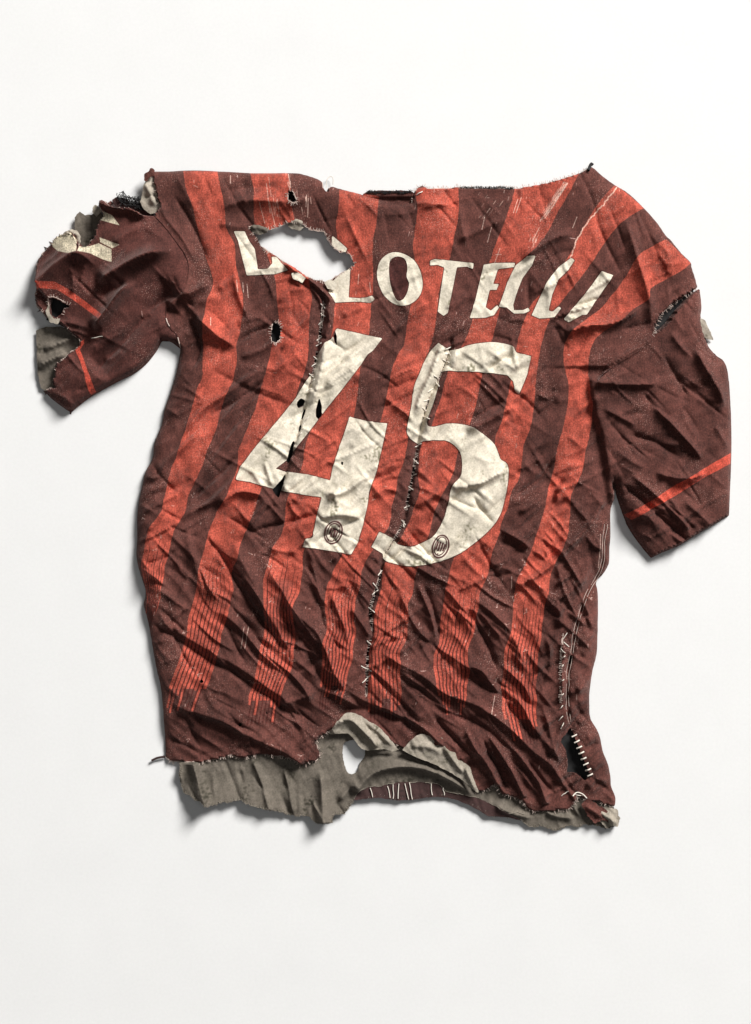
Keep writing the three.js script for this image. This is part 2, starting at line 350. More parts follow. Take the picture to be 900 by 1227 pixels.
// the fine crumple: short straight creases that follow the pull of the cloth
{ const bodyC = BODY.filter((p, i) => i % 6 === 0), rC = SLEEVE_R.filter((p, i) => i % 6 === 0), lC = SLEEVE_L.filter((p, i) => i % 6 === 0), inside = (poly, x, y) => { let c = false; for (let i = 0, j = poly.length - 1; i < poly.length; j = i++) { const a = poly[i], b = poly[j]; if ((a[1] > y) !== (b[1] > y) && x < (b[0] - a[0]) * (y - a[1]) / (b[1] - a[1]) + a[0]) c = !c; } return c; };
  AMP = 1; let made = 0;
  while (made < 1050) {
    const x = 60 + 800 * rnd(), y = 215 + 750 * rnd(), B = inside(bodyC, x, y), sl = inside(rC, x, y) || inside(lC, x, y); if (!B && !sl) continue;
    if (made > 950 && !(x > 640 && y > 600)) continue;
    if (B && y < 330 && rnd() < 0.35) continue; if (sl && rnd() < 0.1) continue;
    let a; if (B) a = y > 640 ? (x < 640 ? (rnd() < 0.72 ? 0.8 : -0.7) : (rnd() < 0.6 ? -0.8 : 0.9)) : y > 370 ? (rnd() < 0.68 ? -0.7 : 0.6) : (rnd() < 0.5 ? -0.5 : 1.2); else a = x > 450 ? (rnd() < 0.7 ? 0.75 : -0.3) : (rnd() < 0.7 ? -0.75 : 0.5);
    a += 0.75 * (rnd() - 0.5); const L = 14 + 46 * rnd() * rnd() + 12 * rnd(), bend = 0.3 * (rnd() - 0.5) * L, cx = Math.cos(a), sy = Math.sin(a), amp = (rnd() < 0.62 ? 1 : -1) * (y > 600 ? 1.4 : 1.1) * (1.7 + 3.0 * rnd() * rnd()) * Math.min(1.3, L / 34) * (B ? (y < 330 ? 0.8 : 1) : 0.8), w = 2.6 + 5 * rnd();
    fold(amp, w * (0.6 + 0.9 * rnd()), w * (0.6 + 0.9 * rnd()), `${x - cx * L},${y - sy * L} ${x - sy * bend},${y + cx * bend} ${x + cx * L},${y + sy * L}`, { t0: 0.4, t1: 0.4 }); made++;
  } }
const H1 = new Float32Array(NX * NY);
const polyDist = (pts, x, y) => { let b = 1e9; for (let k = 0; k + 1 < pts.length; k++) { const a = pts[k], c = pts[k + 1], dx = c[0] - a[0], dy = c[1] - a[1], l2 = dx * dx + dy * dy || 1e-9, t = clamp(((x - a[0]) * dx + (y - a[1]) * dy) / l2, 0, 1), ex = x - a[0] - dx * t, ey = y - a[1] - dy * t, d = ex * ex + ey * ey; if (d < b) b = d; } return Math.sqrt(b); };
const thin = (pts, k) => pts.filter((p, i) => i % k === 0 || i === pts.length - 1);
const rolled = [topFold, topFold2, shoulderR, sideR, sideL, sleeveLLow, sleeveROut, sleeveRIn].map((l) => thin(l, 6));
const tornEdges = [hemBack, cuffL, hemR].map((l) => thin(l, 6)), collarTorn = thin(topTorn, 6), gapLine = thin(gapR, 6), holeLine = thin([...neckHole, neckHole[0]], 5);
function inPoly(poly, x, y) { let c = false; for (let i = 0, j = poly.length - 1; i < poly.length; j = i++) { const a = poly[i], b = poly[j]; if ((a[1] > y) !== (b[1] > y) && x < (b[0] - a[0]) * (y - a[1]) / (b[1] - a[1]) + a[0]) c = !c; } return c; }
const bodyT = thin(BODY, 4), slRT = thin(SLEEVE_R, 4), slLT = thin(SLEEVE_L, 4);
const INSIDE = new Uint8Array(NX * NY), WS = new Float32Array(NX * NY), lineL = thin([...lump, ...seamL], 3), lineR = thin([...slitUp, ...seamR, ...gapR], 3);
function dirNoise(x, y, ang, across, along, off) { const c = Math.cos(ang), s = Math.sin(ang), u = x * c + y * s, v = -x * s + y * c, w = 9 * noise(x * 0.018 + off, y * 0.018 - off); const n = noise((v + w) / across + off * 3.1, u / along + off); return 1 - 2.4 * Math.abs(n); }
for (let j = 0; j < NY; j++) for (let i = 0; i < NX; i++) { const x = OX + i * G, y = OY + j * G; INSIDE[j * NX + i] = inPoly(slRT, x, y) ? 3 : inPoly(bodyT, x, y) ? 1 : inPoly(slLT, x, y) ? 2 : 0; }
{ const c = INSIDE.slice(); for (let j = 2; j < NY - 2; j++) for (let i = 2; i < NX - 2; i++) if (!c[j * NX + i]) { let n = 0, B = 0, o = 0; for (let v = -2; v <= 2; v++) for (let u = -2; u <= 2; u++) { const q = c[(j + v) * NX + i + u]; if (q) { n++; if (q === 1) B++; else o = q; } } if (n > 17 && B && o) INSIDE[j * NX + i] = 1; } }
for (let j = 0; j < NY; j++) for (let i = 0; i < NX; i++) {
  const x = OX + i * G, y = OY + j * G, k = j * NX + i, R = INSIDE[k] === 3, L = INSIDE[k] === 2;
  let dr = 1e9; for (const l of rolled) dr = Math.min(dr, polyDist(l, x, y)); const inside = INSIDE[k] > 0;
  let dt = 1e9; for (const l of tornEdges) dt = Math.min(dt, polyDist(l, x, y)); const dc = Math.min(polyDist(collarTorn, x, y), 6 + 0.8 * polyDist(holeLine, x, y));
  const dl = x < 300 ? polyDist(lineL, x, y) : 99, wL = smooth(-12, 12, L ? dl : -dl) * (x < 300 ? 1 : 0), dR = x > 660 ? polyDist(lineR, x, y) : 99, wR = smooth(-12, 12, R ? dR : -dR) * (x > 660 ? 1 : 0); WS[k] = Math.max(wL, wR);
  const c = inside ? Math.min(dr / (22 + 12 * wL), 1) : 0, q = Math.sqrt(1 - (1 - c) * (1 - c));
  let A = 14 + 10 * wL + 3 * wR + 5 * noise(x / 90, y / 90);
  A *= (0.4 + 0.6 * smooth(0, 60, dt)) * (0.55 + 0.45 * smooth(0, 40, dc));
  const dg = polyDist(gapLine, x, y); if (R) A += 4 * Math.exp(-dg / 40); else if (y > 440 && y < 625) A += (4 - 13 * smooth(2, 11, dg)) * Math.exp(-dg / 26);
  H1[k] = 3 + 5 * wL * smooth(330, 420, y) + 3 * (x > 700 ? wR * smooth(560, 640, y) : 0) + A * q;
}
const FLD = new Float32Array(NX * NY); foldField(FOLDS, FLD);
for (let j = 0; j < NY; j++) for (let i = 0; i < NX; i++) {
  const x = OX + i * G, y = OY + j * G, k = j * NX + i; if (!INSIDE[k]) { H1[k] = Math.max(2, H1[k] + 0.5 * FLD[k]); continue; }
  let dr = 1e9; for (const l of rolled) dr = Math.min(dr, polyDist(l, x, y));
  const e = 0.25 + 0.75 * smooth(0, 14, dr);
  const wDR = smooth(600, 700, y) * (1 - smooth(640, 700, x)), wUR = (1 - smooth(600, 700, y)) * smooth(380, 460, y) + smooth(620, 700, x) * smooth(380, 460, y), wV = 0.35;
  let n = 2.2 * wDR * dirNoise(x, y, 0.72, 17, 75, 1.3) + 2.0 * wUR * dirNoise(x, y, -0.62, 18, 70, 4.7) + 1.1 * dirNoise(x, y, 1.25, 24, 80, 8.9)  + 0 - 1.6;
  n *= (1 - 0.45 * WS[k]) * (0.45 + 0.55 * smooth(300, 360, y));
  H1[k] = Math.max(2.2, H1[k] + e * (FLD[k] + n));
}
// drape: the cloth is a little longer than the shape it lies in, so it buckles into small folds and smooths its own creases
const PX = new Float32Array(NX * NY), PY = new Float32Array(NX * NY), PZ = new Float32Array(NX * NY);
for (let j = 0; j < NY; j++) for (let i = 0; i < NX; i++) { const k = j * NX + i; PX[k] = i * G * 0.9; PY[k] = H1[k] + (INSIDE[k] ? 0.15 * noise(i * 0.2, j * 0.2) : 0); PZ[k] = j * G * 0.9; }
{
  const X0 = PX.slice(), Z0 = PZ.slice(), Y0 = PY.slice(), VX = new Float32Array(NX * NY), VY = new Float32Array(NX * NY), VZ = new Float32Array(NX * NY);
  const A = [], Bq = [], L = [], K = [];
  const EX = 0.014, nearIn = (i, j) => INSIDE[j * NX + i] > 0;
  const link = (i, j, di, dj, stiff, ex) => { const a = j * NX + i, b = (j + dj) * NX + i + di; if (i + di < 0 || i + di >= NX || j + dj >= NY) return; if (!nearIn(i, j) && !nearIn(i + di, j + dj)) return; const x = OX + i * G, y = OY + j * G; A.push(a); Bq.push(b); const e = 1 + ex * clamp(0.55 + 1.1 * noise(x / 55 + di * 3, y / 55 + dj * 7), 0, 1.2) * (INSIDE[a] === 1 ? (y < 320 ? 0.35 : 1) : 0.5); L.push(Math.hypot(X0[a] - X0[b], H1[a] - H1[b], Z0[a] - Z0[b]) * e); K.push(stiff); };
  for (let j = 0; j < NY; j++) for (let i = 0; i < NX; i++) { link(i, j, 1, 0, 0.5, EX); link(i, j, 0, 1, 0.5, EX); link(i, j, 1, 1, 0.25, EX); link(i, j, -1, 1, 0.25, EX); link(i, j, 2, 0, 0.18, EX); link(i, j, 0, 2, 0.18, EX); link(i, j, 4, 0, 0.1, EX * 0.8); link(i, j, 0, 4, 0.1, EX * 0.8); }
  const n = A.length;
  for (let it = 0; it < 70; it++) {
    for (let k = 0; k < NX * NY; k++) if (INSIDE[k]) { VX[k] *= 0.85; VY[k] = VY[k] * 0.85 - 0.01; VZ[k] *= 0.85; PX[k] += VX[k]; PY[k] += VY[k]; PZ[k] += VZ[k]; }
    const oX = PX.slice(), oY = PY.slice(), oZ = PZ.slice();
    for (let s = 0; s < 3; s++) {
      for (let q = 0; q < n; q++) { const a = A[q], b = Bq[q], dx = PX[b] - PX[a], dy = PY[b] - PY[a], dz = PZ[b] - PZ[a], l = Math.sqrt(dx * dx + dy * dy + dz * dz) + 1e-6, wa = INSIDE[a] ? 1 : 0, wb = INSIDE[b] ? 1 : 0, f = K[q] * (l - L[q]) / l / (wa + wb); if (wa) { PX[a] += dx * f; PY[a] += dy * f; PZ[a] += dz * f; } if (wb) { PX[b] -= dx * f; PY[b] -= dy * f; PZ[b] -= dz * f; } }
      for (let k = 0; k < NX * NY; k++) if (INSIDE[k]) { PX[k] += (X0[k] - PX[k]) * 0.05; PZ[k] += (Z0[k] - PZ[k]) * 0.05; PY[k] += (Y0[k] - PY[k]) * 0.02; if (PY[k] < 2.2) PY[k] = 2.2; }
    }
    for (let k = 0; k < NX * NY; k++) { VX[k] += (PX[k] - oX[k]) * 0.6; VY[k] += (PY[k] - oY[k]) * 0.6; VZ[k] += (PZ[k] - oZ[k]) * 0.6; }
  }
}
function bicubic(f, u, v) {
  const i = clamp(Math.floor(u), 1, NX - 3), j = clamp(Math.floor(v), 1, NY - 3), t = u - i, s = v - j;
  const w = (q) => [-0.5 * q + q * q - 0.5 * q * q * q, 1 - 2.5 * q * q + 1.5 * q * q * q, 0.5 * q + 2 * q * q - 1.5 * q * q * q, -0.5 * q * q + 0.5 * q * q * q], a = w(t), b = w(s); let r = 0;
  for (let y = 0; y < 4; y++) { const o = (j - 1 + y) * NX + i - 1; r += b[y] * (a[0] * f[o] + a[1] * f[o + 1] + a[2] * f[o + 2] + a[3] * f[o + 3]); } return r;
}
// a point of the draped cloth, in metres
function surf(x, y) { const u = (x - OX) / G, v = (y - OY) / G; return [(OX - CX) * S + bicubic(PX, u, v) * 0.001, Math.max(0.0016, bicubic(PY, u, v) * 0.001 + 0.0001 * noise(x * 0.33, y * 0.33)), (OY - CY) * S + bicubic(PZ, u, v) * 0.001]; }
// the front of the shirt, lying under the back: flatter, with its own folds
const FOLDS2 = []; AMP = 1.3; { const keep = FOLDS.length;
  for (let k = 0; k < 46; k++) { const x = 215 + 520 * rnd(), y = 905 + 75 * rnd(), a = 1.2 + 0.9 * (rnd() - 0.5), L = 10 + 16 * rnd(); fold((rnd() < 0.5 ? 1 : -1) * (1 + 2 * rnd()), 3 + 4 * rnd(), 3 + 4 * rnd(), `${x - L * Math.cos(a)},${y - L * Math.sin(a)} ${x + 4 * (rnd() - 0.5)},${y} ${x + L * Math.cos(a)},${y + L * Math.sin(a)}`, { t0: 0.4, t1: 0.4 }); }

  fold(12, 6, 18, '232,908 240,936 249,966', { t0: 0.02, t1: 0.02 }); fold(-3, 8, 5, '268,908 279,936 290,962', { t0: 0.02, t1: 0.02 });
  fold(5, 8, 8, '300,905 312,930 324,970', { t1: 0.02 }); fold(4, 5, 5, '338,912 346,940 352,980'); fold(9, 14, 10, '384,920 386,945 388,986', { t1: 0.02 }); fold(6, 8, 6, '405,960 418,944 432,934');
  fold(11, 12, 9, '424,950 445,926 475,917 510,920 545,936 572,956', { t0: 0.05 }); fold(-4, 6, 6, '420,930 448,904 490,900 530,914'); fold(6, 8, 8, '590,962 610,972 640,980'); fold(6, 6, 6, '650,968 664,976 690,980');
  fold(6, 7, 7, '52,420 72,412 92,404'); fold(8, 8, 8, '46,440 66,430 82,424'); fold(6, 8, 8, '172,214 178,232 186,252'); fold(-4, 6, 6, '164,226 172,238 178,252');
  FOLDS2.push(...FOLDS.splice(keep)); }
const H2 = new Float32Array(NX * NY); foldField(FOLDS2, H2);
for (let j = 0; j < NY; j++) for (let i = 0; i < NX; i++) { const k = j * NX + i, x = OX + i * G, y = OY + j * G; let h = (y > 850 || x < 110 ? 4 : 1.2) + (y > 850 ? 2 : 0.6) * fbm(x / 40, y / 40) + 0.8 * dirNoise(x, y, 1.3, 10, 40, 2.2) + H2[k]; h += 9 * smooth(925, 968, y) * smooth(205, 235, x) * (1 - smooth(300, 400, x)) + 6 * smooth(940, 985, y) * smooth(360, 385, x) * (1 - smooth(440, 520, x)); h = Math.max(1.2, h); if (INSIDE[k]) h = Math.min(h, Math.max(1.0, PY[k] - 1.6)); H2[k] = h; }
function below(x, y) { const p = surf2(x, y), i = Math.round((x - OX) / G), j = Math.round((y - OY) / G); if (INSIDE[clamp(j, 0, NY - 1) * NX + clamp(i, 0, NX - 1)]) p[1] = Math.min(p[1], Math.max(0.0006, surf(x, y)[1] - 0.0045)); return p; }
function surf2(x, y) { return [(x - CX) * S, Math.max(0.0008, bicubic(H2, (x - OX) / G, (y - OY) / G) * 0.001 + 0.0002 * noise(x * 0.3, y * 0.3)), (y - CY) * S]; }

// ------------------------------------------------------------------ cutting a piece of cloth out of a surface
const UV = (x, y) => [(x - 24) / 860, 1 - (y - 170) / 860];
function cut(mask, at, thick = 0.0006, lift = 0, both = false, lat = LAT) {
  const { FX0, FY0, STEP, FNX, FNY } = lat;
  const pos = [], uv = [], idx = [], ids = new Map(), xy = [];
  const vert = (key, x, y) => { let v = ids.get(key); if (v === undefined) { v = pos.length / 3; ids.set(key, v); const p = at(x, y); pos.push(p[0], p[1], p[2]); uv.push(...UV(x, y)); xy.push(x, y); } return v; };
  const rim = [];
  for (let j = 0; j + 1 < FNY; j++) for (let i = 0; i + 1 < FNX; i++) {
    const k = j * FNX + i, c = [k, k + FNX, k + FNX + 1, k + 1], f = c.map((q) => mask[q]);
    if (f[0] >= 0 && f[1] >= 0 && f[2] >= 0 && f[3] >= 0) continue;
    const cx = [i, i, i + 1, i + 1], cy = [j, j + 1, j + 1, j], poly = [], on = [];
    for (let e = 0; e < 4; e++) {
      const g = (e + 1) % 4;
      if (f[e] < 0) { poly.push(vert(c[e], FX0 + cx[e] * STEP, FY0 + cy[e] * STEP)); on.push(false); }
      if ((f[e] < 0) !== (f[g] < 0)) { const lo = c[e] < c[g] ? e : g, hi = lo === e ? g : e, t = clamp(f[lo] / (f[lo] - f[hi]), 0.04, 0.96); poly.push(vert('e' + c[lo] + '_' + c[hi], FX0 + (cx[lo] + (cx[hi] - cx[lo]) * t) * STEP, FY0 + (cy[lo] + (cy[hi] - cy[lo]) * t) * STEP)); on.push(true); }
    }
    for (let q = 1; q + 1 < poly.length; q++) idx.push(poly[0], poly[q], poly[q + 1]);
    for (let q = 0; q < poly.length; q++) { const g = (q + 1) % poly.length; if (on[q] && on[g]) rim.push([poly[q], poly[g]]); }
  }
  const n = pos.length / 3;
  if (!n) return null;
  let geo = new THREE.BufferGeometry(); geo.setAttribute('position', new THREE.Float32BufferAttribute(pos, 3)); geo.setAttribute('uv', new THREE.Float32BufferAttribute(uv, 2)); geo.setIndex(idx); geo.computeVertexNormals();
  const N = geo.attributes.normal.array, pa = geo.attributes.position.array;
  if (lift) for (let q = 0; q < n * 3; q++) pa[q] += N[q] * lift;
  if (thick > 0) {
    const extra = [], eu = [], en = [], ei = []; let m = n;
    for (const [a, b] of rim) {
      const A = [pa[3 * a], pa[3 * a + 1], pa[3 * a + 2]], B = [pa[3 * b], pa[3 * b + 1], pa[3 * b + 2]], dx = B[0] - A[0], dz = B[2] - A[2], l = Math.hypot(dx, dz) || 1;
      for (const [q, s] of [[a, 0], [b, 0], [b, 1], [a, 1]]) { extra.push(pa[3 * q] - N[3 * q] * thick * s, Math.max(0.0003, pa[3 * q + 1] - N[3 * q + 1] * thick * s), pa[3 * q + 2] - N[3 * q + 2] * thick * s); en.push(-dz / l, 0, dx / l); eu.push(uv[2 * q], uv[2 * q + 1]); }
      ei.push(m, m + 3, m + 2, m, m + 2, m + 1); m += 4;
    }
    if (both) { for (let q = 0; q < n; q++) { extra.push(pa[3 * q] - N[3 * q] * thick, Math.max(0.0003, pa[3 * q + 1] - N[3 * q + 1] * thick), pa[3 * q + 2] - N[3 * q + 2] * thick); en.push(-N[3 * q], -N[3 * q + 1], -N[3 * q + 2]); eu.push(uv[2 * q], uv[2 * q + 1]); } for (let q = 0; q < idx.length; q += 3) ei.push(m + idx[q], m + idx[q + 2], m + idx[q + 1]); }
    const g2 = new THREE.BufferGeometry(), join = (a, b) => { const o = new Float32Array(a.length + b.length); o.set(a); o.set(b, a.length); return o; };
    g2.setAttribute('position', new THREE.BufferAttribute(join(pa, extra), 3)); g2.setAttribute('normal', new THREE.BufferAttribute(join(N, en), 3)); g2.setAttribute('uv', new THREE.BufferAttribute(join(new Float32Array(uv), eu), 2)); g2.setIndex([...[idx], ...[ei]].flat()); geo = g2;
  }
  return geo;
}

// ------------------------------------------------------------------ dye, print and wear on the cloth
const RED = '#a34c3d', MAROON = '#56342e', CREAM = '#cfc6b2';
const STRIPES = [
  ['220,206 225,230 232,250 238,275 246,305 255,330 256,345 250,360 246,380 244,400 244,450 238,465 232,490 220,525 212,550 203,575 196,605 189,622 182,632 174,655 170,672 171,690 176,715 174,730 178,750', '261,206 265,225 270,250 272,275 282,295 284,320 289,340 292,355 292,375 288,400 284,417 285,431 280,456 267,488 260,514 250,541 243,561 231,588 221,617 214,630 207,648 202,665 197,690 194,712 189,728 181,750', 762, 640],
  ['300,208 305,232 305,257 308,280 318,300 330,335 332,355 334,375 334,392 327,415 320,445 312,470 306,492 296,515 289,537 284,562 275,590 262,615 257,625 250,642 242,675 237,707 230,732 224,760 215,792 206,817 200,842', '345,208 349,227 351,252 356,280 366,320 374,357 372,375 371,392 370,425 366,445 357,470 340,530 312,590 308,607 300,624 292,642 286,667 280,690 280,707 275,730 267,760 260,792 252,820 240,848', 850, 652],
  ['407,228 406,250 403,272 405,300 405,340 402,365 398,400 388,450 378,490 372,515 366,540 360,567 346,595 342,620 337,640 330,652 321,680 317,702 319,727 319,755 312,782 305,815 297,845', '454,236 451,270 447,295 447,345 445,368 442,404 436,425 432,442 429,467 425,497 414,540 400,580 385,617 366,662 362,685 359,707 353,725 353,755 354,780 350,800 342,820 335,848', 864, 655],
  ['496,226 500,252 497,277 495,302 500,335 494,360 489,380 484,415 479,422 470,442 465,467 459,495 450,530 445,560 440,600 425,640 410,665 402,677 397,692 391,702 391,725 390,750 387,770 387,790 384,815 380,850', '549,226 549,257 544,285 539,310 527,345 524,370 520,400 515,417 508,440 498,470 490,510 487,542 475,580 469,607 464,632 450,655 437,677 432,697 426,720 425,760 422,790 416,815 408,850', 846, 668],
  ['617,226 610,250 602,272 592,297 586,315 577,345 565,385 560,402 552,417 535,450 530,470 522,495 516,512 505,532 501,560 501,590 496,610 487,632 472,660 460,677 457,697 452,715 450,732 448,760 442,775 440,800 440,842', '694,207 677,240 667,257 655,280 640,300 630,310 610,340 599,370 591,400 577,450 572,475 567,497 557,520 549,542 542,565 535,582 521,612 515,635 505,660 499,685 494,705 489,725 489,745 486,767 479,782 480,800 481,842', 862, 690],
  ['737,222 720,240 705,262 695,280 685,300 670,325 660,343 645,356 635,367 622,400 616,430 606,482 601,502 595,520 590,560 580,600 560,640 541,672 537,695 532,717 527,745 525,770 520,792 522,815 524,840', '772,250 755,260 737,275 720,297 705,320 690,340 670,365 657,385 647,417 641,457 639,487 635,512 627,532 624,555 620,575 610,597 600,632 590,660 585,682 576,707 571,732 566,755 561,782 560,812 557,840', 858, 690],
  ['797,288 780,297 762,309 747,335 730,357 717,372 697,387 682,400 674,420 675,442 680,462 679,485 674,512 667,535 662,562 656,590 647,620 642,640 636,660 627,677 616,702 614,727 609,760 602,787 600,812 602,845 605,870', '827,316 815,326 795,337 777,348 775,360 757,372 740,387 720,400 709,412 704,430 704,447 706,472 709,492 706,517 700,542 696,567 686,585 681,602 680,622 676,652 665,670 659,687 655,707 651,735 646,765 644,790 641,812 642,845 644,870', 886, 705],
].map(([l, r, end, pin]) => ({ l: curvy(P(l), false, 4), r: curvy(P(r), false, 4), end, pin }));
for (const st of STRIPES) for (const l of [st.l, st.r]) for (const p of l) p[0] += 0.9 * noise(p[1] * 0.12, p[0] * 0.12) + 0.5 * noise(p[1] * 0.4, p[0] * 0.1) + smooth(420, 620, p[1]) * 4 * noise(p[1] / 24, p[0] / 70);
const atY = (line, y) => { for (let i = 0; i + 1 < line.length; i++) { const a = line[i], b = line[i + 1]; if (a[1] <= y && b[1] > y) return a[0] + (b[0] - a[0]) * (y - a[1]) / (b[1] - a[1]); } const e = line[line.length - 1], d = line[Math.max(0, line.length - 6)]; return e[0] + (e[0] - d[0]) * (y - e[1]) / Math.max(4, e[1] - d[1]); };
const LETTERS = {
  b: P('281,279 294,279 299,290 306,300 308,312 310,325 322,324 327,317 326,309 332,309 337,316 346,325 330,330 297,332 291,310 286,290'),
  a: P('398,284 400,285 416,299 414,306 398,296'),
  l: P('420,322 418,358 430,359 440,358 446,356 449,360 444,364 425,363 402,364 394,352 397,340 408,330'),
  o: curvy(P('452,334 454,318 462,308 473,304 486,307 497,315 504,329 506,345 501,358 491,366 480,368 468,363 458,352'), true, 2),
  oIn: curvy(P('466,322 468,313 476,309 485,312 488,322 487,333 490,342 487,354 481,362 475,361 470,350 467,338'), true, 2),
  t: P('515,314 521,312 567,317 566,324 559,321 547,322 536,377 531,380 524,375 532,322 524,319 515,320'),
  e: P('579,319 591,317 616,317 615,322 596,324 590,342 597,342 594,349 586,349 581,370 587,374 595,367 597,370 591,379 581,382 562,383 569,360'),
  l2: P('630,310 640,309 636,320 625,335 619,350 614,367 615,373 626,373 632,370 634,374 627,377 615,377 606,370 597,369 602,355 607,340 617,320'),
  l3: P('683,311 687,314 679,326 667,338 660,355 656,374 661,375 668,369 671,371 663,382 645,383 636,379 647,355 655,338 668,322'),
  i: P('719,327 733,332 714,360 701,379 696,379 680,388 674,384 690,365 705,347'),
};
const FOUR = P('404,395 458,407 447,421 441,426 429,443 412,465 392,490 377,510 358,534 345,551 331,562 341,565 370,569 396,576 399,561 407,536 414,517 419,500 441,506 464,508 458,536 451,566 442,590 441,602 435,629 429,649 421,664 392,659 363,655 367,646 375,644 380,620 386,596 353,591 338,588 326,585 301,578 284,575 289,560 309,534 333,505 355,478 365,461 375,446 380,429 390,412 398,407 402,398');
const FIVE = curvy(P('525,412 537,420 548,420 561,415 580,412 596,412 613,416 617,423 635,428'), false, 3).concat(P('631,449 621,473 616,469 614,458 607,451'), curvy(P('607,451 585,448 553,446 529,447 525,463 519,484 512,503 512,511 520,512'), false, 3), curvy(P('520,512 540,508 561,511 577,520 591,532 596,543 599,551 607,557 608,572 605,593 599,615 589,631 572,647 548,664 524,673 497,678 476,676 461,671 458,663'), false, 3), P('445,655 455,637 471,645'), curvy(P('476,652 492,655 508,649 521,640 532,620 537,601 541,583 551,572 553,561 552,545 545,535 535,529 519,528 507,529 500,532 488,521 489,505 493,487 496,465 503,447 513,425 525,412'), false, 3));
const TS = 2048, KS = TS / 860;
function canvas(w, h) { const c = document.createElement('canvas'); c.width = w; c.height = h; return c; }
function line(ctx, pts) { pts.forEach((p, i) => (i ? ctx.lineTo(p[0], p[1]) : ctx.moveTo(p[0], p[1]))); }
function finish(c) { const t = new THREE.CanvasTexture(c); t.colorSpace = THREE.SRGBColorSpace; t.wrapS = t.wrapT = THREE.RepeatWrapping; t.anisotropy = 4; return t; }
const shirtCanvas = canvas(TS, TS);
{
  const c = shirtCanvas.getContext('2d'); c.fillStyle = MAROON; c.fillRect(0, 0, TS, TS); c.setTransform(KS, 0, 0, KS, -24 * KS, -170 * KS);
  c.fillStyle = RED;
  for (const st of STRIPES) {
    const end = st.end - 26, keep = (l) => l.filter((p) => p[1] < end), L = keep(st.l), R = keep(st.r); L.push([atY(st.l, end), end]); R.push([atY(st.r, end), end]);
    c.beginPath(); line(c, [...L, ...R.reverse()]); c.closePath(); c.fill();
    const lanes = 9;
    for (let k = 0; k < lanes; k++) {                       // the stripe runs out into threads of red
      const stop = st.end - 30 + (k === 4 || k === 5 ? 0 : 34 * rnd()), from = end - 4, f = (k + 0.5) / lanes; c.strokeStyle = RED; c.lineWidth = 2.5; c.beginPath();
      for (let y = from; y <= stop; y += 3) { const a = atY(st.l, y), b = atY(st.r, y); c.lineTo(a + (b - a) * f, y); } c.stroke();
    }
    for (let k = 1; k < lanes; k++) {                       // and is parted by dark yarns lower down
      const y0 = st.pin + 46 * rnd(), f = k / lanes; c.strokeStyle = 'rgba(70,34,30,0.9)';
      for (let y = y0; y < st.end; y += 4) { const a = atY(st.l, y), b = atY(st.r, y), a2 = atY(st.l, y + 4), b2 = atY(st.r, y + 4); c.lineWidth = 0.5 + 1.0 * smooth(y0, y0 + 70, y) * (0.8 + 0.4 * rnd()); c.beginPath(); c.moveTo(a + (b - a) * f, y); c.lineTo(a2 + (b2 - a2) * f, y + 4.2); c.stroke(); }
    }
  }
  // sleeve bands and the pale shapes printed on the left sleeve
  const area = (s, col) => { c.fillStyle = col; c.beginPath(); line(c, P(s)); c.closePath(); c.fill(); };
  c.save(); c.beginPath(); line(c, thin(SLEEVE_R, 3)); c.closePath(); c.clip(); c.fillStyle = MAROON; c.fillRect(700, 330, 200, 360);
  area('746,617 775,602 805,582 832,567 850,556 880,540 880,553 865,560 840,573 812,591 780,609 755,623', '#ad4738'); c.restore();
  c.save(); c.beginPath(); line(c, thin(SLEEVE_L, 3)); c.closePath(); c.clip(); c.fillStyle = '#502f2a'; c.fillRect(20, 200, 220, 310);
  area('40,340 69,340 84,348 105,363 128,381 124,386 112,377 90,361 71,349 40,347', '#ad4738'); area('103,408 97,412 92,420 98,433 104,448 107,463 110,475 117,472 111,452 104,435 98,420 103,413', '#ad4738');
  for (const s of ['64,293 83,276 96,291 97,306 88,308 73,304 66,298', '120,254 138,262 147,274 122,267 117,262', '123,288 147,297 138,301 124,294', '111,299 122,295 137,302 138,318 129,315 113,308 98,306 100,299']) area(s, '#bfb49c');
  c.restore();
  c.fillStyle = MAROON; c.strokeStyle = 'rgba(66,38,35,0.6)'; c.lineJoin = 'round'; c.lineWidth = 2;      // dark keyline round every letter
  for (const q of [...Object.values(LETTERS), FOUR, FIVE]) { c.beginPath(); line(c, q); c.closePath(); c.stroke(); }
  c.fillStyle = '#442623'; c.beginPath(); line(c, LETTERS.oIn); c.closePath(); c.fill(); c.fillStyle = MAROON;
  // worn streaks where the print has rubbed away
  const worn = (x0, y0, x1, y1, w, n) => { for (let k = 0; k < n; k++) { const t = rnd(), o = (rnd() - 0.5) * w * (1.25 - 0.7 * t), l = 0.12 + 0.2 * rnd(), t1 = Math.min(1, t + l); c.strokeStyle = `rgba(218,186,170,${(0.25 + 0.45 * rnd()).toFixed(2)})`; c.lineWidth = 0.5 + 0.5 * rnd(); c.beginPath(); c.moveTo(x0 + (x1 - x0) * t + o, y0 + (y1 - y0) * t + 0.3 * o); c.lineTo(x0 + (x1 - x0) * t1 + o, y0 + (y1 - y0) * t1 + 0.3 * o); c.stroke(); } };
  worn(646, 269, 677, 220, 8, 70); worn(345, 208, 348, 228, 5, 26); worn(365, 232, 368, 262, 16, 14); worn(328, 214, 334, 262, 12, 14); worn(590, 234, 570, 262, 30, 12); worn(640, 282, 634, 300, 8, 16);
  c.lineCap = 'round';
  const scratch = (x, y, len, ang, w, col) => { c.strokeStyle = col; c.lineWidth = w; c.beginPath(); c.moveTo(x, y); c.lineTo(x + len * Math.cos(ang) + rnd() - 0.5, y + len * Math.sin(ang)); c.stroke(); };
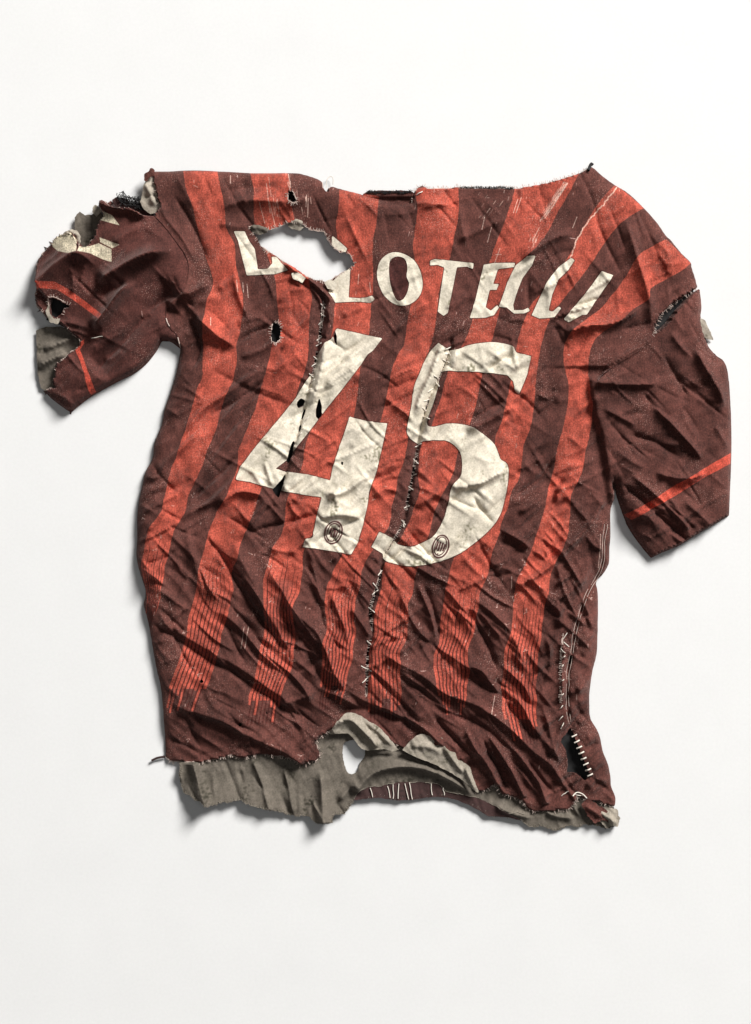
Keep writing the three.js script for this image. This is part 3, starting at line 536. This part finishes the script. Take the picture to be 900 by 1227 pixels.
  for (const [x, y, l, a] of [[620, 240, 18, 1.9], [624, 238, 20, 1.9], [580, 262, 16, 1.8], [588, 275, 18, 1.85], [598, 300, 22, 1.9], [645, 275, 18, 2.05], [690, 262, 14, 1.95], [320, 222, 36, 1.45], [324, 245, 28, 1.35], [312, 246, 24, 1.3], [370, 240, 22, 1.6], [368, 236, 14, 1.6], [277, 212, 10, 1.6], [285, 338, 14, 1.45], [297, 342, 16, 1.5], [292, 340, 12, 1.5], [254, 382, 10, 1.5], [294, 750, 26, 1.72], [299, 750, 26, 1.72], [592, 832, 22, 1.75], [612, 690, 14, 1.6], [718, 640, 40, 1.62], [430, 330, 12, 1.6], [443, 340, 12, 1.5]]) scratch(x, y, l, a, 0.8, 'rgba(225,200,185,0.7)');
  for (let k = 0; k < 330; k++) { const x = 150 + 600 * rnd(), y = 210 + 740 * rnd(); scratch(x, y, 2 + 6 * rnd() * rnd(), (rnd() < 0.7 ? 1.7 : 0.2) + 0.5 * (rnd() - 0.5), 0.5 + 0.4 * rnd(), `rgba(225,200,188,${(0.15 + 0.5 * rnd()).toFixed(2)})`); }
  for (let k = 0; k < 70; k++) { const x = 170 + 540 * rnd(), y = 560 + 350 * rnd(); for (let q = 0; q < 5; q++) scratch(x + 5 * (rnd() - 0.5), y + 8 * (rnd() - 0.5), 1 + 2.5 * rnd(), 6.28 * rnd(), 0.6, `rgba(230,205,192,${(0.3 + 0.4 * rnd()).toFixed(2)})`); }
  // the pulled seam at the right shoulder
  c.strokeStyle = 'rgba(215,178,160,0.85)'; c.lineWidth = 1.6; c.beginPath(); line(c, ragged(curvy(P('738,226 724,244 708,262 696,278 690,288 686,300 682,310')), 1.2)); c.stroke();
  c.setTransform(1, 0, 0, 1, 0, 0);
  const im = c.getImageData(0, 0, TS, TS), d = im.data;
  for (let y = 0; y < TS; y++) for (let x = 0; x < TS; x++) {
    const o = (y * TS + x) * 4, px = x / KS, py = y / KS; let m = 1 + 0.22 * fbm(px / 55, py / 55) + 0.2 * noise(px / 9, py / 9) + 0.3 * noise(px / 1.7, py / 1.9) + 0.26 * (rnd() - 0.5) + 0.14 * noise(px / 1.1, py / 14) + 0.1 * noise(px / 3.5 + 20, py / 3.5);
    d[o] *= m; d[o + 1] *= m; d[o + 2] *= m;
    const fade = fbm(px / 30 + 60, py / 38) * 1.4 + 0.7 * noise(px / 5, py / 7); if (fade > 0.25 && d[o] > 110 && d[o + 2] < 110) { const t = Math.min(0.3, (fade - 0.25) * 0.5); d[o] -= (d[o] - 92) * t; d[o + 1] -= (d[o + 1] - 57) * t; d[o + 2] -= (d[o + 2] - 52) * t; }
    const lint = noise(px / 1.05 + 40, py / 1.15) * (0.7 + 0.9 * noise(px / 40, py / 40 + 9)); if (lint > 0.3) { const t = Math.min(0.6, (lint - 0.3) * 5); d[o] += (215 - d[o]) * t; d[o + 1] += (185 - d[o + 1]) * t; d[o + 2] += (172 - d[o + 2]) * t; }
  }
  c.putImageData(im, 0, 0);
}
const shirtMap = finish(shirtCanvas);
function cloudy(r, g, b, amp, spots, off) {                // a plain cloth with stains and grain
  const n = 1024, c = canvas(n, n), x = c.getContext('2d'), im = x.createImageData(n, n), d = im.data;
  for (let j = 0; j < n; j++) for (let i = 0; i < n; i++) {
    const px = i * 860 / n, py = j * 860 / n, o = (j * n + i) * 4; let m = 1 + amp * (0.5 * fbm(px / 34 + off, py / 34) + 0.5 * noise(px / 6, py / 6 + off) + 0.6 * noise(px / 2, py / 2) + 0.5 * (rnd() - 0.5)); const st = fbm(px / 26 + off * 2, py / 26 - off) * (0.6 + noise(px / 3.2, py / 3.2)); if (st > 0.22) m *= 1 - spots * Math.min(1, (st - 0.22) * 3);
    d[o] = r * m; d[o + 1] = g * (m * 0.99); d[o + 2] = b * (m * 0.98 + (m < 1 ? (m - 1) * 0.15 : 0)); d[o + 3] = 255;
  }
  x.putImageData(im, 0, 0); return finish(c);
}
const weave = (() => { const n = 512, a = new Uint8Array(n * n * 4); for (let j = 0; j < n; j++) for (let i = 0; i < n; i++) { const w = i / 8, row = j / 6 + Math.abs((w % 1) - 0.5) * 1.2, v = clamp(0.5 + 0.22 * Math.sin(w * 6.2832) + 0.2 * Math.sin(row * 6.2832) + 0.22 * (rnd() - 0.5), 0, 1), o = (j * n + i) * 4; a[o] = a[o + 1] = a[o + 2] = v * 255; a[o + 3] = 255; } const t = new THREE.DataTexture(a, n, n); t.magFilter = THREE.LinearFilter; t.minFilter = THREE.LinearMipmapLinearFilter; t.generateMipmaps = true; t.wrapS = t.wrapT = THREE.RepeatWrapping; t.repeat.set(12, 12); t.needsUpdate = true; return t; })();
const std = (o) => new THREE.MeshPhysicalMaterial({ roughness: 0.92, side: THREE.DoubleSide, ...o });
const M = {
  cloth: std({ map: shirtMap, bumpMap: weave, bumpScale: 0.0005, sheen: 0.8, sheenRoughness: 0.45, sheenColor: new THREE.Color(0.6, 0.46, 0.42), specularIntensity: 0.35 }),
  print: std({ map: cloudy(200, 192, 176, 0.2, 0.42, 3), bumpMap: weave, bumpScale: 0.0002, roughness: 0.85 }),
  reverse: std({ map: cloudy(96, 89, 80, 0.28, 0.45, 11), bumpMap: weave, bumpScale: 0.00025 }),
  flap: std({ map: cloudy(146, 138, 126, 0.25, 0.45, 17), bumpMap: weave, bumpScale: 0.00025 }),
  dark: std({ map: cloudy(58, 36, 34, 0.25, 0.3, 23), bumpMap: weave, bumpScale: 0.00025 }),
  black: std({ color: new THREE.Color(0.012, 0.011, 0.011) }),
  crest: std({ color: new THREE.Color(0.085, 0.03, 0.027) }),
  thread: std({ color: new THREE.Color(0.66, 0.6, 0.52), roughness: 0.8 }),
  fray: std({ color: new THREE.Color(0.55, 0.43, 0.37) }),
};

// ------------------------------------------------------------------ the surface under the shirt
function paper() {
  const n = 1024, c = canvas(n, n), x = c.getContext('2d'), im = x.createImageData(n, n), d = im.data;
  for (let j = 0; j < n; j++) for (let i = 0; i < n; i++) { const o = (j * n + i) * 4, m = 1 + 0.008 * fbm(i / 60, j / 60) + 0.012 * noise(i / 3.1, j / 3.1) + 0.008 * (rnd() - 0.5); d[o] = 213 * m; d[o + 1] = 212.5 * m; d[o + 2] = 211 * m; d[o + 3] = 255; }
  x.putImageData(im, 0, 0); const t = finish(c); t.repeat.set(6, 6); return t;
}
const sheet = new THREE.Mesh(new THREE.BoxGeometry(6, 0.02, 6), new THREE.MeshStandardMaterial({ map: paper(), roughness: 0.9 })); sheet.position.y = -0.01;
sheet.name = 'paper_sheet'; sheet.userData = { kind: 'structure', label: 'plain white paper sheet that the torn shirt lies on' }; sheet.receiveShadow = true; scene.add(sheet);

// ------------------------------------------------------------------ the shirt and its parts
const shirt = new THREE.Group(); shirt.name = 'football_shirt'; scene.add(shirt);
shirt.userData = { label: 'torn red and maroon striped football shirt numbered 45 lying on white paper', category: 'football shirt' };
const taken = {};
function add(name, geo, mat, parent = shirt, data) { if (!geo) return null; const m = new THREE.Mesh(geo, mat); taken[name] = (taken[name] ?? -1) + 1; m.name = taken[name] ? `${name}_${String(taken[name]).padStart(3, '0')}` : name; m.castShadow = m.receiveShadow = true; if (data) Object.assign(m.userData, data); parent.add(m); return m; }
const grow = (f) => f.map((v) => v - 1.3), under = (x, y) => { const p = surf(x, y); p[1] = Math.max(0.0012, p[1] - 0.0012); return p; };
const holeMask = maskOf(HOLES), bodyMask = minus(maskOf([BODY]).map((v, q) => { const x = FX0 + (q % FNX) * STEP, y = FY0 + Math.floor(q / FNX) * STEP; return x > 700 && x < 782 && y > 398 && y < 592 ? v - 1.6 : v; }), holeMask), rMask = maskOf([SLEEVE_R]), lMask = minus(maskOf([SLEEVE_L]), maskOf(HOLES_L));
const back = add('back_panel', cut(bodyMask, surf, 0.0008), M.cloth, shirt, { label: 'striped back panel with holes and stitched tears' });
add('sleeve', cut(grow(rMask), under, 0.0008), M.cloth, shirt, { label: 'maroon right sleeve with one red band' });
add('sleeve', cut(grow(lMask), under, 0.005), M.cloth, shirt, { label: 'torn crumpled left sleeve with cream print' });
const patch = (loops, lift) => cut(minus(maskOf(loops), holeMask), surf, 0.0004, lift);
const four = add('digit', patch([FOUR], 0.0005), M.print, shirt, { label: 'cream digit 4 split by a ragged tear' });
const five = add('digit', patch([FIVE], 0.0005), M.print, shirt, { label: 'cream digit 5 crossed by a stitched tear' });
for (const k of ['b', 'a', 'l', 't', 'e', 'l2', 'l3', 'i']) add('letter', patch([LETTERS[k]], 0.0004), M.print);
add('letter', patch([LETTERS.o, LETTERS.oIn], 0.0004), M.print);
function oval(cx, cy, rx, ry, tilt, n = 40) { return Array.from({ length: n }, (_, i) => { const a = i / n * 6.2832, x = rx * Math.cos(a), y = ry * Math.sin(a); return [cx + x * Math.cos(tilt) - y * Math.sin(tilt), cy + x * Math.sin(tilt) + y * Math.cos(tilt)]; }); }
for (const [parent, cx, cy, rx, ry] of [[four, 400, 638, 11, 14.5], [five, 527.5, 654.5, 10, 14.5]]) {
  const tilt = 0.32, lat = { FX0: cx - 18, FY0: cy - 18, STEP: 0.4, FNX: 90, FNY: 90 }, geos = [], to = (u, v) => [cx + u * Math.cos(tilt) - v * Math.sin(tilt), cy + u * Math.sin(tilt) + v * Math.cos(tilt)], bar = (u, v0, v1, w) => [to(u - w, v0), to(u + w, v0), to(u + w, v1), to(u - w, v1)];
  const loops = [[oval(cx, cy, rx, ry, tilt), oval(cx, cy, rx - 1.7, ry - 1.7, tilt)], [oval(cx, cy, rx - 2.8, ry - 2.8, tilt), oval(cx, cy, rx - 3.9, ry - 3.9, tilt)]];
  for (const u of [-4.4, -1.5, 1.5, 4.4]) loops.push([bar(u, -6.5 + Math.abs(u) * 0.4, 6.8 - Math.abs(u) * 0.5, 1.05)]);
  for (const u of [-3, 0, 3]) loops.push([bar(u, 9, 10.4, 0.6)]);
  for (const l of loops) { const g = cut(maskOf(l, lat), surf, 0.0002, 0.0009, false, lat); if (g) geos.push(g); }
  add('emblem', mergeGeometries(geos), M.crest, parent, { label: 'small oval striped emblem' });
}
// the front of the shirt underneath
const lowerHem = ragged(dense(P('214,900 216,915 216,935 222,950 235,955 245,960 250,965 270,960 288,957 295,962 310,966 322,968 340,973 355,977 370,976 378,985 392,985 398,983 400,975 412,975 420,963 427,956 440,955 455,954 475,957 492,957 510,954 528,953 545,956 560,962 575,970 585,977 610,978 625,982 634,990 648,989 665,994 678,990 692,990 700,987 712,988 725,992 739,989 736,968 700,940')), 1.5);
const FRONT_HOLES = [ragged(curvy(P('292,262 330,256 400,264 438,300 432,332 404,348 384,348 350,340 316,325 296,300'), true), 1, true), ragged(curvy(P('412,890 424,886 435,892 437,905 431,915 427,925 418,926 413,915 411,903'), true), 1.0, true)];
{
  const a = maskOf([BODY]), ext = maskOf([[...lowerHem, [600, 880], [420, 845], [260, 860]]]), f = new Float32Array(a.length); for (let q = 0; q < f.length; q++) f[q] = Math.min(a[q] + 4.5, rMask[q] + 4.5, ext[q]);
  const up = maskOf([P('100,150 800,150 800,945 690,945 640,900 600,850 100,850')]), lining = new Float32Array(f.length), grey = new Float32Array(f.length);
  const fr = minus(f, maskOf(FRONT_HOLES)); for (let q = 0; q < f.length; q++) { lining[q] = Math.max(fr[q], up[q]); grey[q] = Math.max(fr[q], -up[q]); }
  add('mesh_and_hole_shade', cut(lining, below, 0), M.black, shirt, { label: 'black sheet added for the shade inside the holes' });  // black sheet put under the back: paints the dark interior shade of the holes
  add('front_panel', cut(grey, below, 0.0004), M.reverse, shirt, { label: 'grey inner face of the front panel under the hem' });
}
const piece = (name, s, mat, at, o = {}) => add(name, cut(maskOf([ragged(dense(P(s), true), o.rag ?? 0.7, true)]), at, o.thick ?? 0.0004, o.lift ?? 0.0006, o.both ?? false), mat, shirt, o.label ? { label: o.label } : undefined);
piece('hem_band', '424,958 432,946 443,941 455,942 467,938 490,936 525,938 535,948 555,951 575,957 600,968 625,982 610,978 585,977 575,971 560,963 545,957 528,954 510,955 492,958 475,958 455,955 440,956', M.dark, surf2, { lift: 0.001, label: 'dark maroon hem of the front panel' });
piece('collar_band', '434,234 440,231 446,230 455,229 470,230 480,229 492,230 496,232 500,238 502,249 480,254 455,250 440,244', M.cloth, (x, y) => { const p = surf2(x, y); p[1] = y < 238 ? 0.0066 : Math.min(0.0066, Math.max(0.001, surf(x, y)[1] - 0.0012)); return p; }, { rag: 0.4, label: 'maroon band left at the neck' });
// turned-up and curled scraps: a height of their own over the plan
function raised(base, list) { const F = FOLDS.length; for (const l of list) fold(...l); const mine = FOLDS.splice(F), f = new Float32Array(NX * NY); foldField(mine, f); return (x, y) => [(x - CX) * S, (base(x, y) + bicubic(f, (x - OX) / G, (y - OY) / G) + 0.5 * fbm(x / 9, y / 9) + 0.9 * dirNoise(x, y, 0.9, 8, 22, 6.3) + 0.6 * dirNoise(x, y, -0.5, 7, 14, 2.9)) * 0.001, (y - CY) * S]; }
piece('torn_flap', '393,878 400,868 408,860 415,853 424,853 432,856 443,864 455,870 465,882 478,897 470,899 460,896 443,898 433,896 424,884 417,877 405,878', M.flap, raised((x, y) => 11, [[8, 6, 8, '394,872 406,863 420,860 434,872 446,884 452,894', { t0: 0.02, t1: 0.05 }], [4, 5, 5, '436,862 452,874 472,894'], [-3, 4, 4, '418,868 430,880 440,894']]), { both: true, label: 'pale curled scrap over the hem hole' });
piece('torn_flap', '481,897 490,888 498,880 506,878 520,881 530,882 532,893 536,897 545,900 547,908 556,912 562,918 566,930 573,948 566,943 552,932 540,924 520,914 500,906', M.flap, raised((x, y) => 15, [[4, 8, 8, '490,892 510,892 530,900'], [5, 5, 5, '530,890 544,910 556,926'], [5, 4, 4, '556,914 562,930 570,946']]), { both: true, label: 'grey turned-up hem of the back panel' });
piece('torn_flap', '169,243 173,228 176,216 180,213 186,215 188,228 190,240 194,248 190,255 182,259 174,252', M.flap, raised((x, y) => 9, [[5, 5, 8, '174,218 180,230 188,250'], [-3, 3, 3, '172,238 180,237 190,236']]), { both: true, label: 'beige scrap of lining at the torn left shoulder' });
piece('torn_flap', '174,219 175,211 180,208 182,204 187,206 186,213 181,215 178,220', M.cloth, raised(() => 15, []), { both: true });
piece('torn_flap', '299,273 305,271 316,273 323,277 319,281 312,283 304,280', M.reverse, raised(() => 10, [[3, 4, 4, '299,275 310,274 324,279']]), { both: true, label: 'small grey curl at the neck hole' });
piece('torn_flap', '345,272 348,265 355,262 362,266 365,273 360,277 350,276', M.flap, raised(() => 7, [[4, 6, 6, '346,268 355,266 364,270']]), { both: true });
piece('torn_flap', '350,330 358,328 367,335 363,341 352,336', M.print, raised(() => 19, []), { both: true });
piece('torn_flap', '389,340 396,336 404,341 402,349 393,348', M.print, raised(() => 15, []), { both: true });
piece('torn_flap', '77,288 80,282 88,278 95,279 99,286 99,296 96,299 94,291 89,285 84,285', M.flap, raised(() => 19, [[4, 3, 3, '78,286 88,280 96,284 98,296']]), { both: true, label: 'thin cream curl on the torn left sleeve' });
piece('torn_flap', '57,374 62,366 62,376 68,384 76,382 72,390 62,388', M.flap, raised(() => 17, []), { both: true });
piece('torn_flap', '836,380 844,384 851,399 855,408 848,407 840,402', M.flap, raised(() => 3, []), { both: true });
piece('torn_flap', '124,253 116,247 113,249 112,256 117,262', M.flap, raised(() => 9, []), { both: true });
piece('torn_flap', '694,962 702,956 712,961 722,966 730,972 728,984 720,980 712,986 704,978', M.cloth, raised(() => 10, [[4, 4, 4, '698,962 710,970 722,978']]), { both: true, rag: 1.8 });
piece('torn_flap', '712,976 718,968 728,966 737,968 741,978 739,990 733,986 727,992 720,985', M.flap, raised(() => 8, [[5, 3, 4, '716,970 728,978 738,986'], [4, 3, 3, '726,970 732,980 732,990']]), { both: true, rag: 1.8, label: 'bunched frayed corner of the hem' });
piece('sleeve_lining', '44,396 56,392 74,392 92,398 104,406 92,440 78,462 62,472 50,466 46,450', M.reverse, surf2, { label: 'grey inside of the left cuff' });
piece('sleeve_lining', '91,270 92,258 97,254 103,259 110,259 118,250 126,262 124,290 112,306 98,306 90,290', M.reverse, surf2, { lift: 0.003 });
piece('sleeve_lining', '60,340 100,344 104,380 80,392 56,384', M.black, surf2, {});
piece('sleeve_lining', '134,240 141,236 150,238 158,246 172,246 186,258 180,268 150,262', M.dark, surf2, { lift: 0.002 });
piece('mesh_and_hole_shade', '772,408 784,378 806,356 830,344 832,362 806,384 790,408', M.black, surf2, { lift: 0.001 });

// ------------------------------------------------------------------ threads, stitches and frayed edges
const at3 = (x, y, up) => { const p = surf(x, y); p[1] += up * 0.001; return new THREE.Vector3(...p); };
function strand(pts, r, n = 6, sides = 5) { return new THREE.TubeGeometry(new THREE.CatmullRomCurve3(pts), n, r * 0.001, sides); }
function stitch(x0, y0, x1, y1, r = 0.55) { const p = [[0, 0.1], [0.25, 1.1], [0.5, 1.5], [0.75, 1.1], [1, 0.1]].map(([t, u]) => at3(x0 + (x1 - x0) * t + 0.6 * (rnd() - 0.5), y0 + (y1 - y0) * t + 0.6 * (rnd() - 0.5), u + 0.4)); add('stitch', strand(p, r, 8), M.thread, back); }
for (const s of ['497,536 505,532', '495,550 501,556', '493,571 499,568', '489,583 495,587', '484,609 491,606', '481,623 486,629', '483,626 484,632', '453,689 458,683', '447,698 452,704', '446,712 453,706', '441,727 449,733', '440,767 445,772', '433,797 445,803', '434,817 444,808', '532,421 540,417', '533,426 541,423', '535,419 540,428', '530,432 538,436', '519,451 525,455', '521,458 526,464', '512,471 519,466', '507,482 515,479', '505,489 511,493', '506,499 514,503', '505,506 512,502', '385,366 390,371', '385,377 390,381', '382,390 388,385', '380,409 386,404', '379,416 386,412', '376,428 382,433', '374,440 380,436', '371,449 377,453', '373,459 378,455', '367,470 375,466', '366,505 371,500', '362,513 366,508', '358,523 362,519', '673,765 678,757', '674,768 680,774', '670,776 675,781', '670,789 675,784', '669,800 673,795', '669,815 674,812', '668,834 673,829', '669,848 673,844', '668,862 673,856', '461,233 470,229', '484,235 491,236', '499,235 506,231', '112,407 126,405', '672,952 680,946', '686,950 697,952', '670,871 674,864'])
  { const [a, b] = P(s); stitch(a[0], a[1], b[0], b[1], s.startsWith('4') || s.startsWith('5') ? 0.6 : 0.5); }
for (let k = 0; k < 8; k++) { const t = k / 7, x = 685 + 19 * t, y = 880 + 47 * t; const p = [at3(x - 1, y + 1.5, 1.5), at3(x + 2, y, 2.4), at3(x + 5, y - 1.4, 1)]; add('stitch', strand(p, 0.9, 8, 6), M.thread, back); }
for (const s of ['464,941 467,955', '470,939 471,956', '477,938 476,956', '485,938 489,957', '490,937 493,957', '516,938 517,952', '530,943 532,952', '443,943 446,954']) { const [a, b] = P(s); add('stitch', strand([0, 0.35, 0.7, 1].map((t) => { const q = surf2(a[0] + (b[0] - a[0]) * t + rnd(), a[1] + (b[1] - a[1]) * t); return new THREE.Vector3(q[0], q[1] + 0.0022, q[2]); }), 0.5, 8, 5), M.thread); }
{ // pale double thread down the right side seam and along the small neck loop
  for (const off of [-1.6, 1.6]) { const pts = curvy(P('725,628 722,650 721,670 715,690 702,711 693,738 687,758 684,780 679,806 679,845 682,866'), false, 7).map(([x, y]) => at3(x + off + 1.3 * (rnd() - 0.5), y, 0.55)); add('seam_thread', strand(pts, 0.26, 160, 4), M.fray, back); }
  add('loose_thread', strand(P('391,226 392,216 396,212 399,214 399,222').map(([x, y], i) => at3(x, y, 2 + (i % 2))), 0.4, 14, 5), M.thread, back);
  add('loose_thread', strand(P('182,911 188,908 198,906').map(([x, y]) => at3(x, y, 1)), 1.3, 8, 6), M.dark, back);
  add('loose_thread', strand(P('704,206 706,201 708,197 710,199').map(([x, y]) => at3(x, y, 3)), 1.6, 10, 6), M.black, back);
  add('loose_thread', strand(P('685,952 690,948 697,950 702,955').map(([x, y]) => at3(x, y, 2.5)), 0.7, 10, 6), M.thread, back);
}
function edging(lines, r, gap, at, lift = 0) {              // torn rim: pale raw yarns along a line
  const out = []; for (const l of lines) { let run = []; const flush = () => { if (run.length > 3) out.push(strand(run, r * (0.7 + 0.6 * rnd()), run.length, 4)); run = []; };
    l.forEach((p, i) => { if (noise(p[0] * 0.11 + 30, p[1] * 0.11) < gap) { flush(); return; } if (i % 2) return; const q = at(p[0] + 0.5 * (rnd() - 0.5), p[1] + 0.5 * (rnd() - 0.5)); run.push(new THREE.Vector3(q[0], q[1] + lift, q[2])); if (run.length > 24) { const last = run[run.length - 1]; flush(); run.push(last); } }); flush(); }
  return mergeGeometries(out);
}
const ring = (h) => [...h, h[0]];
add('torn_edge', edging([topLeft, topNick, topTorn, hemBack, slitUp, ...[neckHole, ...TEARS, HOLES[10], HOLES[11]].map(ring)], 0.42, -0.1, surf), M.fray, back, { kind: 'stuff' });
add('torn_edge', edging([sleeveLTop, cuffL, HOLES_L[0], lump], 0.48, 0.0, surf), M.fray, shirt, { kind: 'stuff' });
add('torn_edge', edging([lowerHem], 0.26, 0.05, surf2), M.flap, shirt, { kind: 'stuff' });
add('torn_edge', edging([ragged(dense(P('424,957 432,945 443,941 455,942 467,938 490,937 500,936 525,938 535,948 555,951 577,956')), 0.8), ragged(dense(P('577,957 590,963 600,969 610,973 620,972 628,974')), 0.8)], 0.32, -0.15, surf2, 0.0016), M.flap, shirt, { kind: 'stuff' });
function fibres(lines, every, len, at) {
  const out = []; for (const l of lines) for (let i = 2; i + 2 < l.length; i++) { if (rnd() > every) continue; const a = l[i - 2], b = l[i + 2], dx = b[0] - a[0], dy = b[1] - a[1], m = Math.hypot(dx, dy) || 1, sgn = 1, L = len * (0.3 + rnd()), w = 0.9 * (rnd() - 0.5), ox = (-dy / m + w * dx / m) * sgn, oy = (dx / m + w * dy / m) * sgn; const p = [0, 0.4, 1].map((t) => { const q = at(l[i][0] - ox * L * (t - 0.25), l[i][1] - oy * L * (t - 0.25)), z = at(l[i][0], l[i][1]); return new THREE.Vector3(q[0], z[1] + 0.0004 + t * 0.0012 * (rnd() - 0.3), q[2]); }); out.push(strand(p, 0.22 + 0.16 * rnd(), 3, 3)); }
  return mergeGeometries(out);
}
add('frayed_fibre', fibres([topLeft, topTorn, hemBack, slitUp, ...[neckHole, HOLES[10], HOLES[11]].map(ring), ...TEARS], 0.6, 4.2, surf), M.fray, back, { kind: 'stuff' });
add('frayed_fibre', fibres([sleeveLTop, cuffL, HOLES_L[0]], 0.4, 3, surf), M.fray, shirt, { kind: 'stuff' });
add('frayed_fibre', fibres([lowerHem], 0.7, 3.4, surf2), M.flap, shirt, { kind: 'stuff' });
{ const out = []; for (let k = 0; k < 120; k++) { const x = 142 + 30 * rnd(), y = 231 + 12 * rnd() + (x - 142) * 0.35; let px = x, py = y; const p = []; for (let q = 0; q < 4; q++) { p.push(new THREE.Vector3((px - CX) * S, 0.004 + 0.005 * rnd(), (py - CY) * S)); px += 6 * (rnd() - 0.5); py += 6 * (rnd() - 0.5); } out.push(strand(p, 0.4, 6, 4)); }
  for (let k = 0; k < 420; k++) { const x = rnd() < 0.45 ? 440 + 54 * rnd() : 549 + 66 * rnd(), y = (x < 500 ? 230 : 225) + 2.5 * rnd() + 2 * noise(x / 9, 3); out.push(strand([0, 1, 2].map((q) => new THREE.Vector3((x + 3 * (rnd() - 0.5) - CX) * S, 0.0075 + 0.002 * rnd(), (y - 0.9 * q + 1 - CY) * S)), 0.25, 3, 4)); }
  add('mesh_and_hole_shade', mergeGeometries(out), M.black, shirt, { kind: 'stuff', label: 'tangled black netting at the left shoulder and neck' }); }

renderer.render(scene, camera);
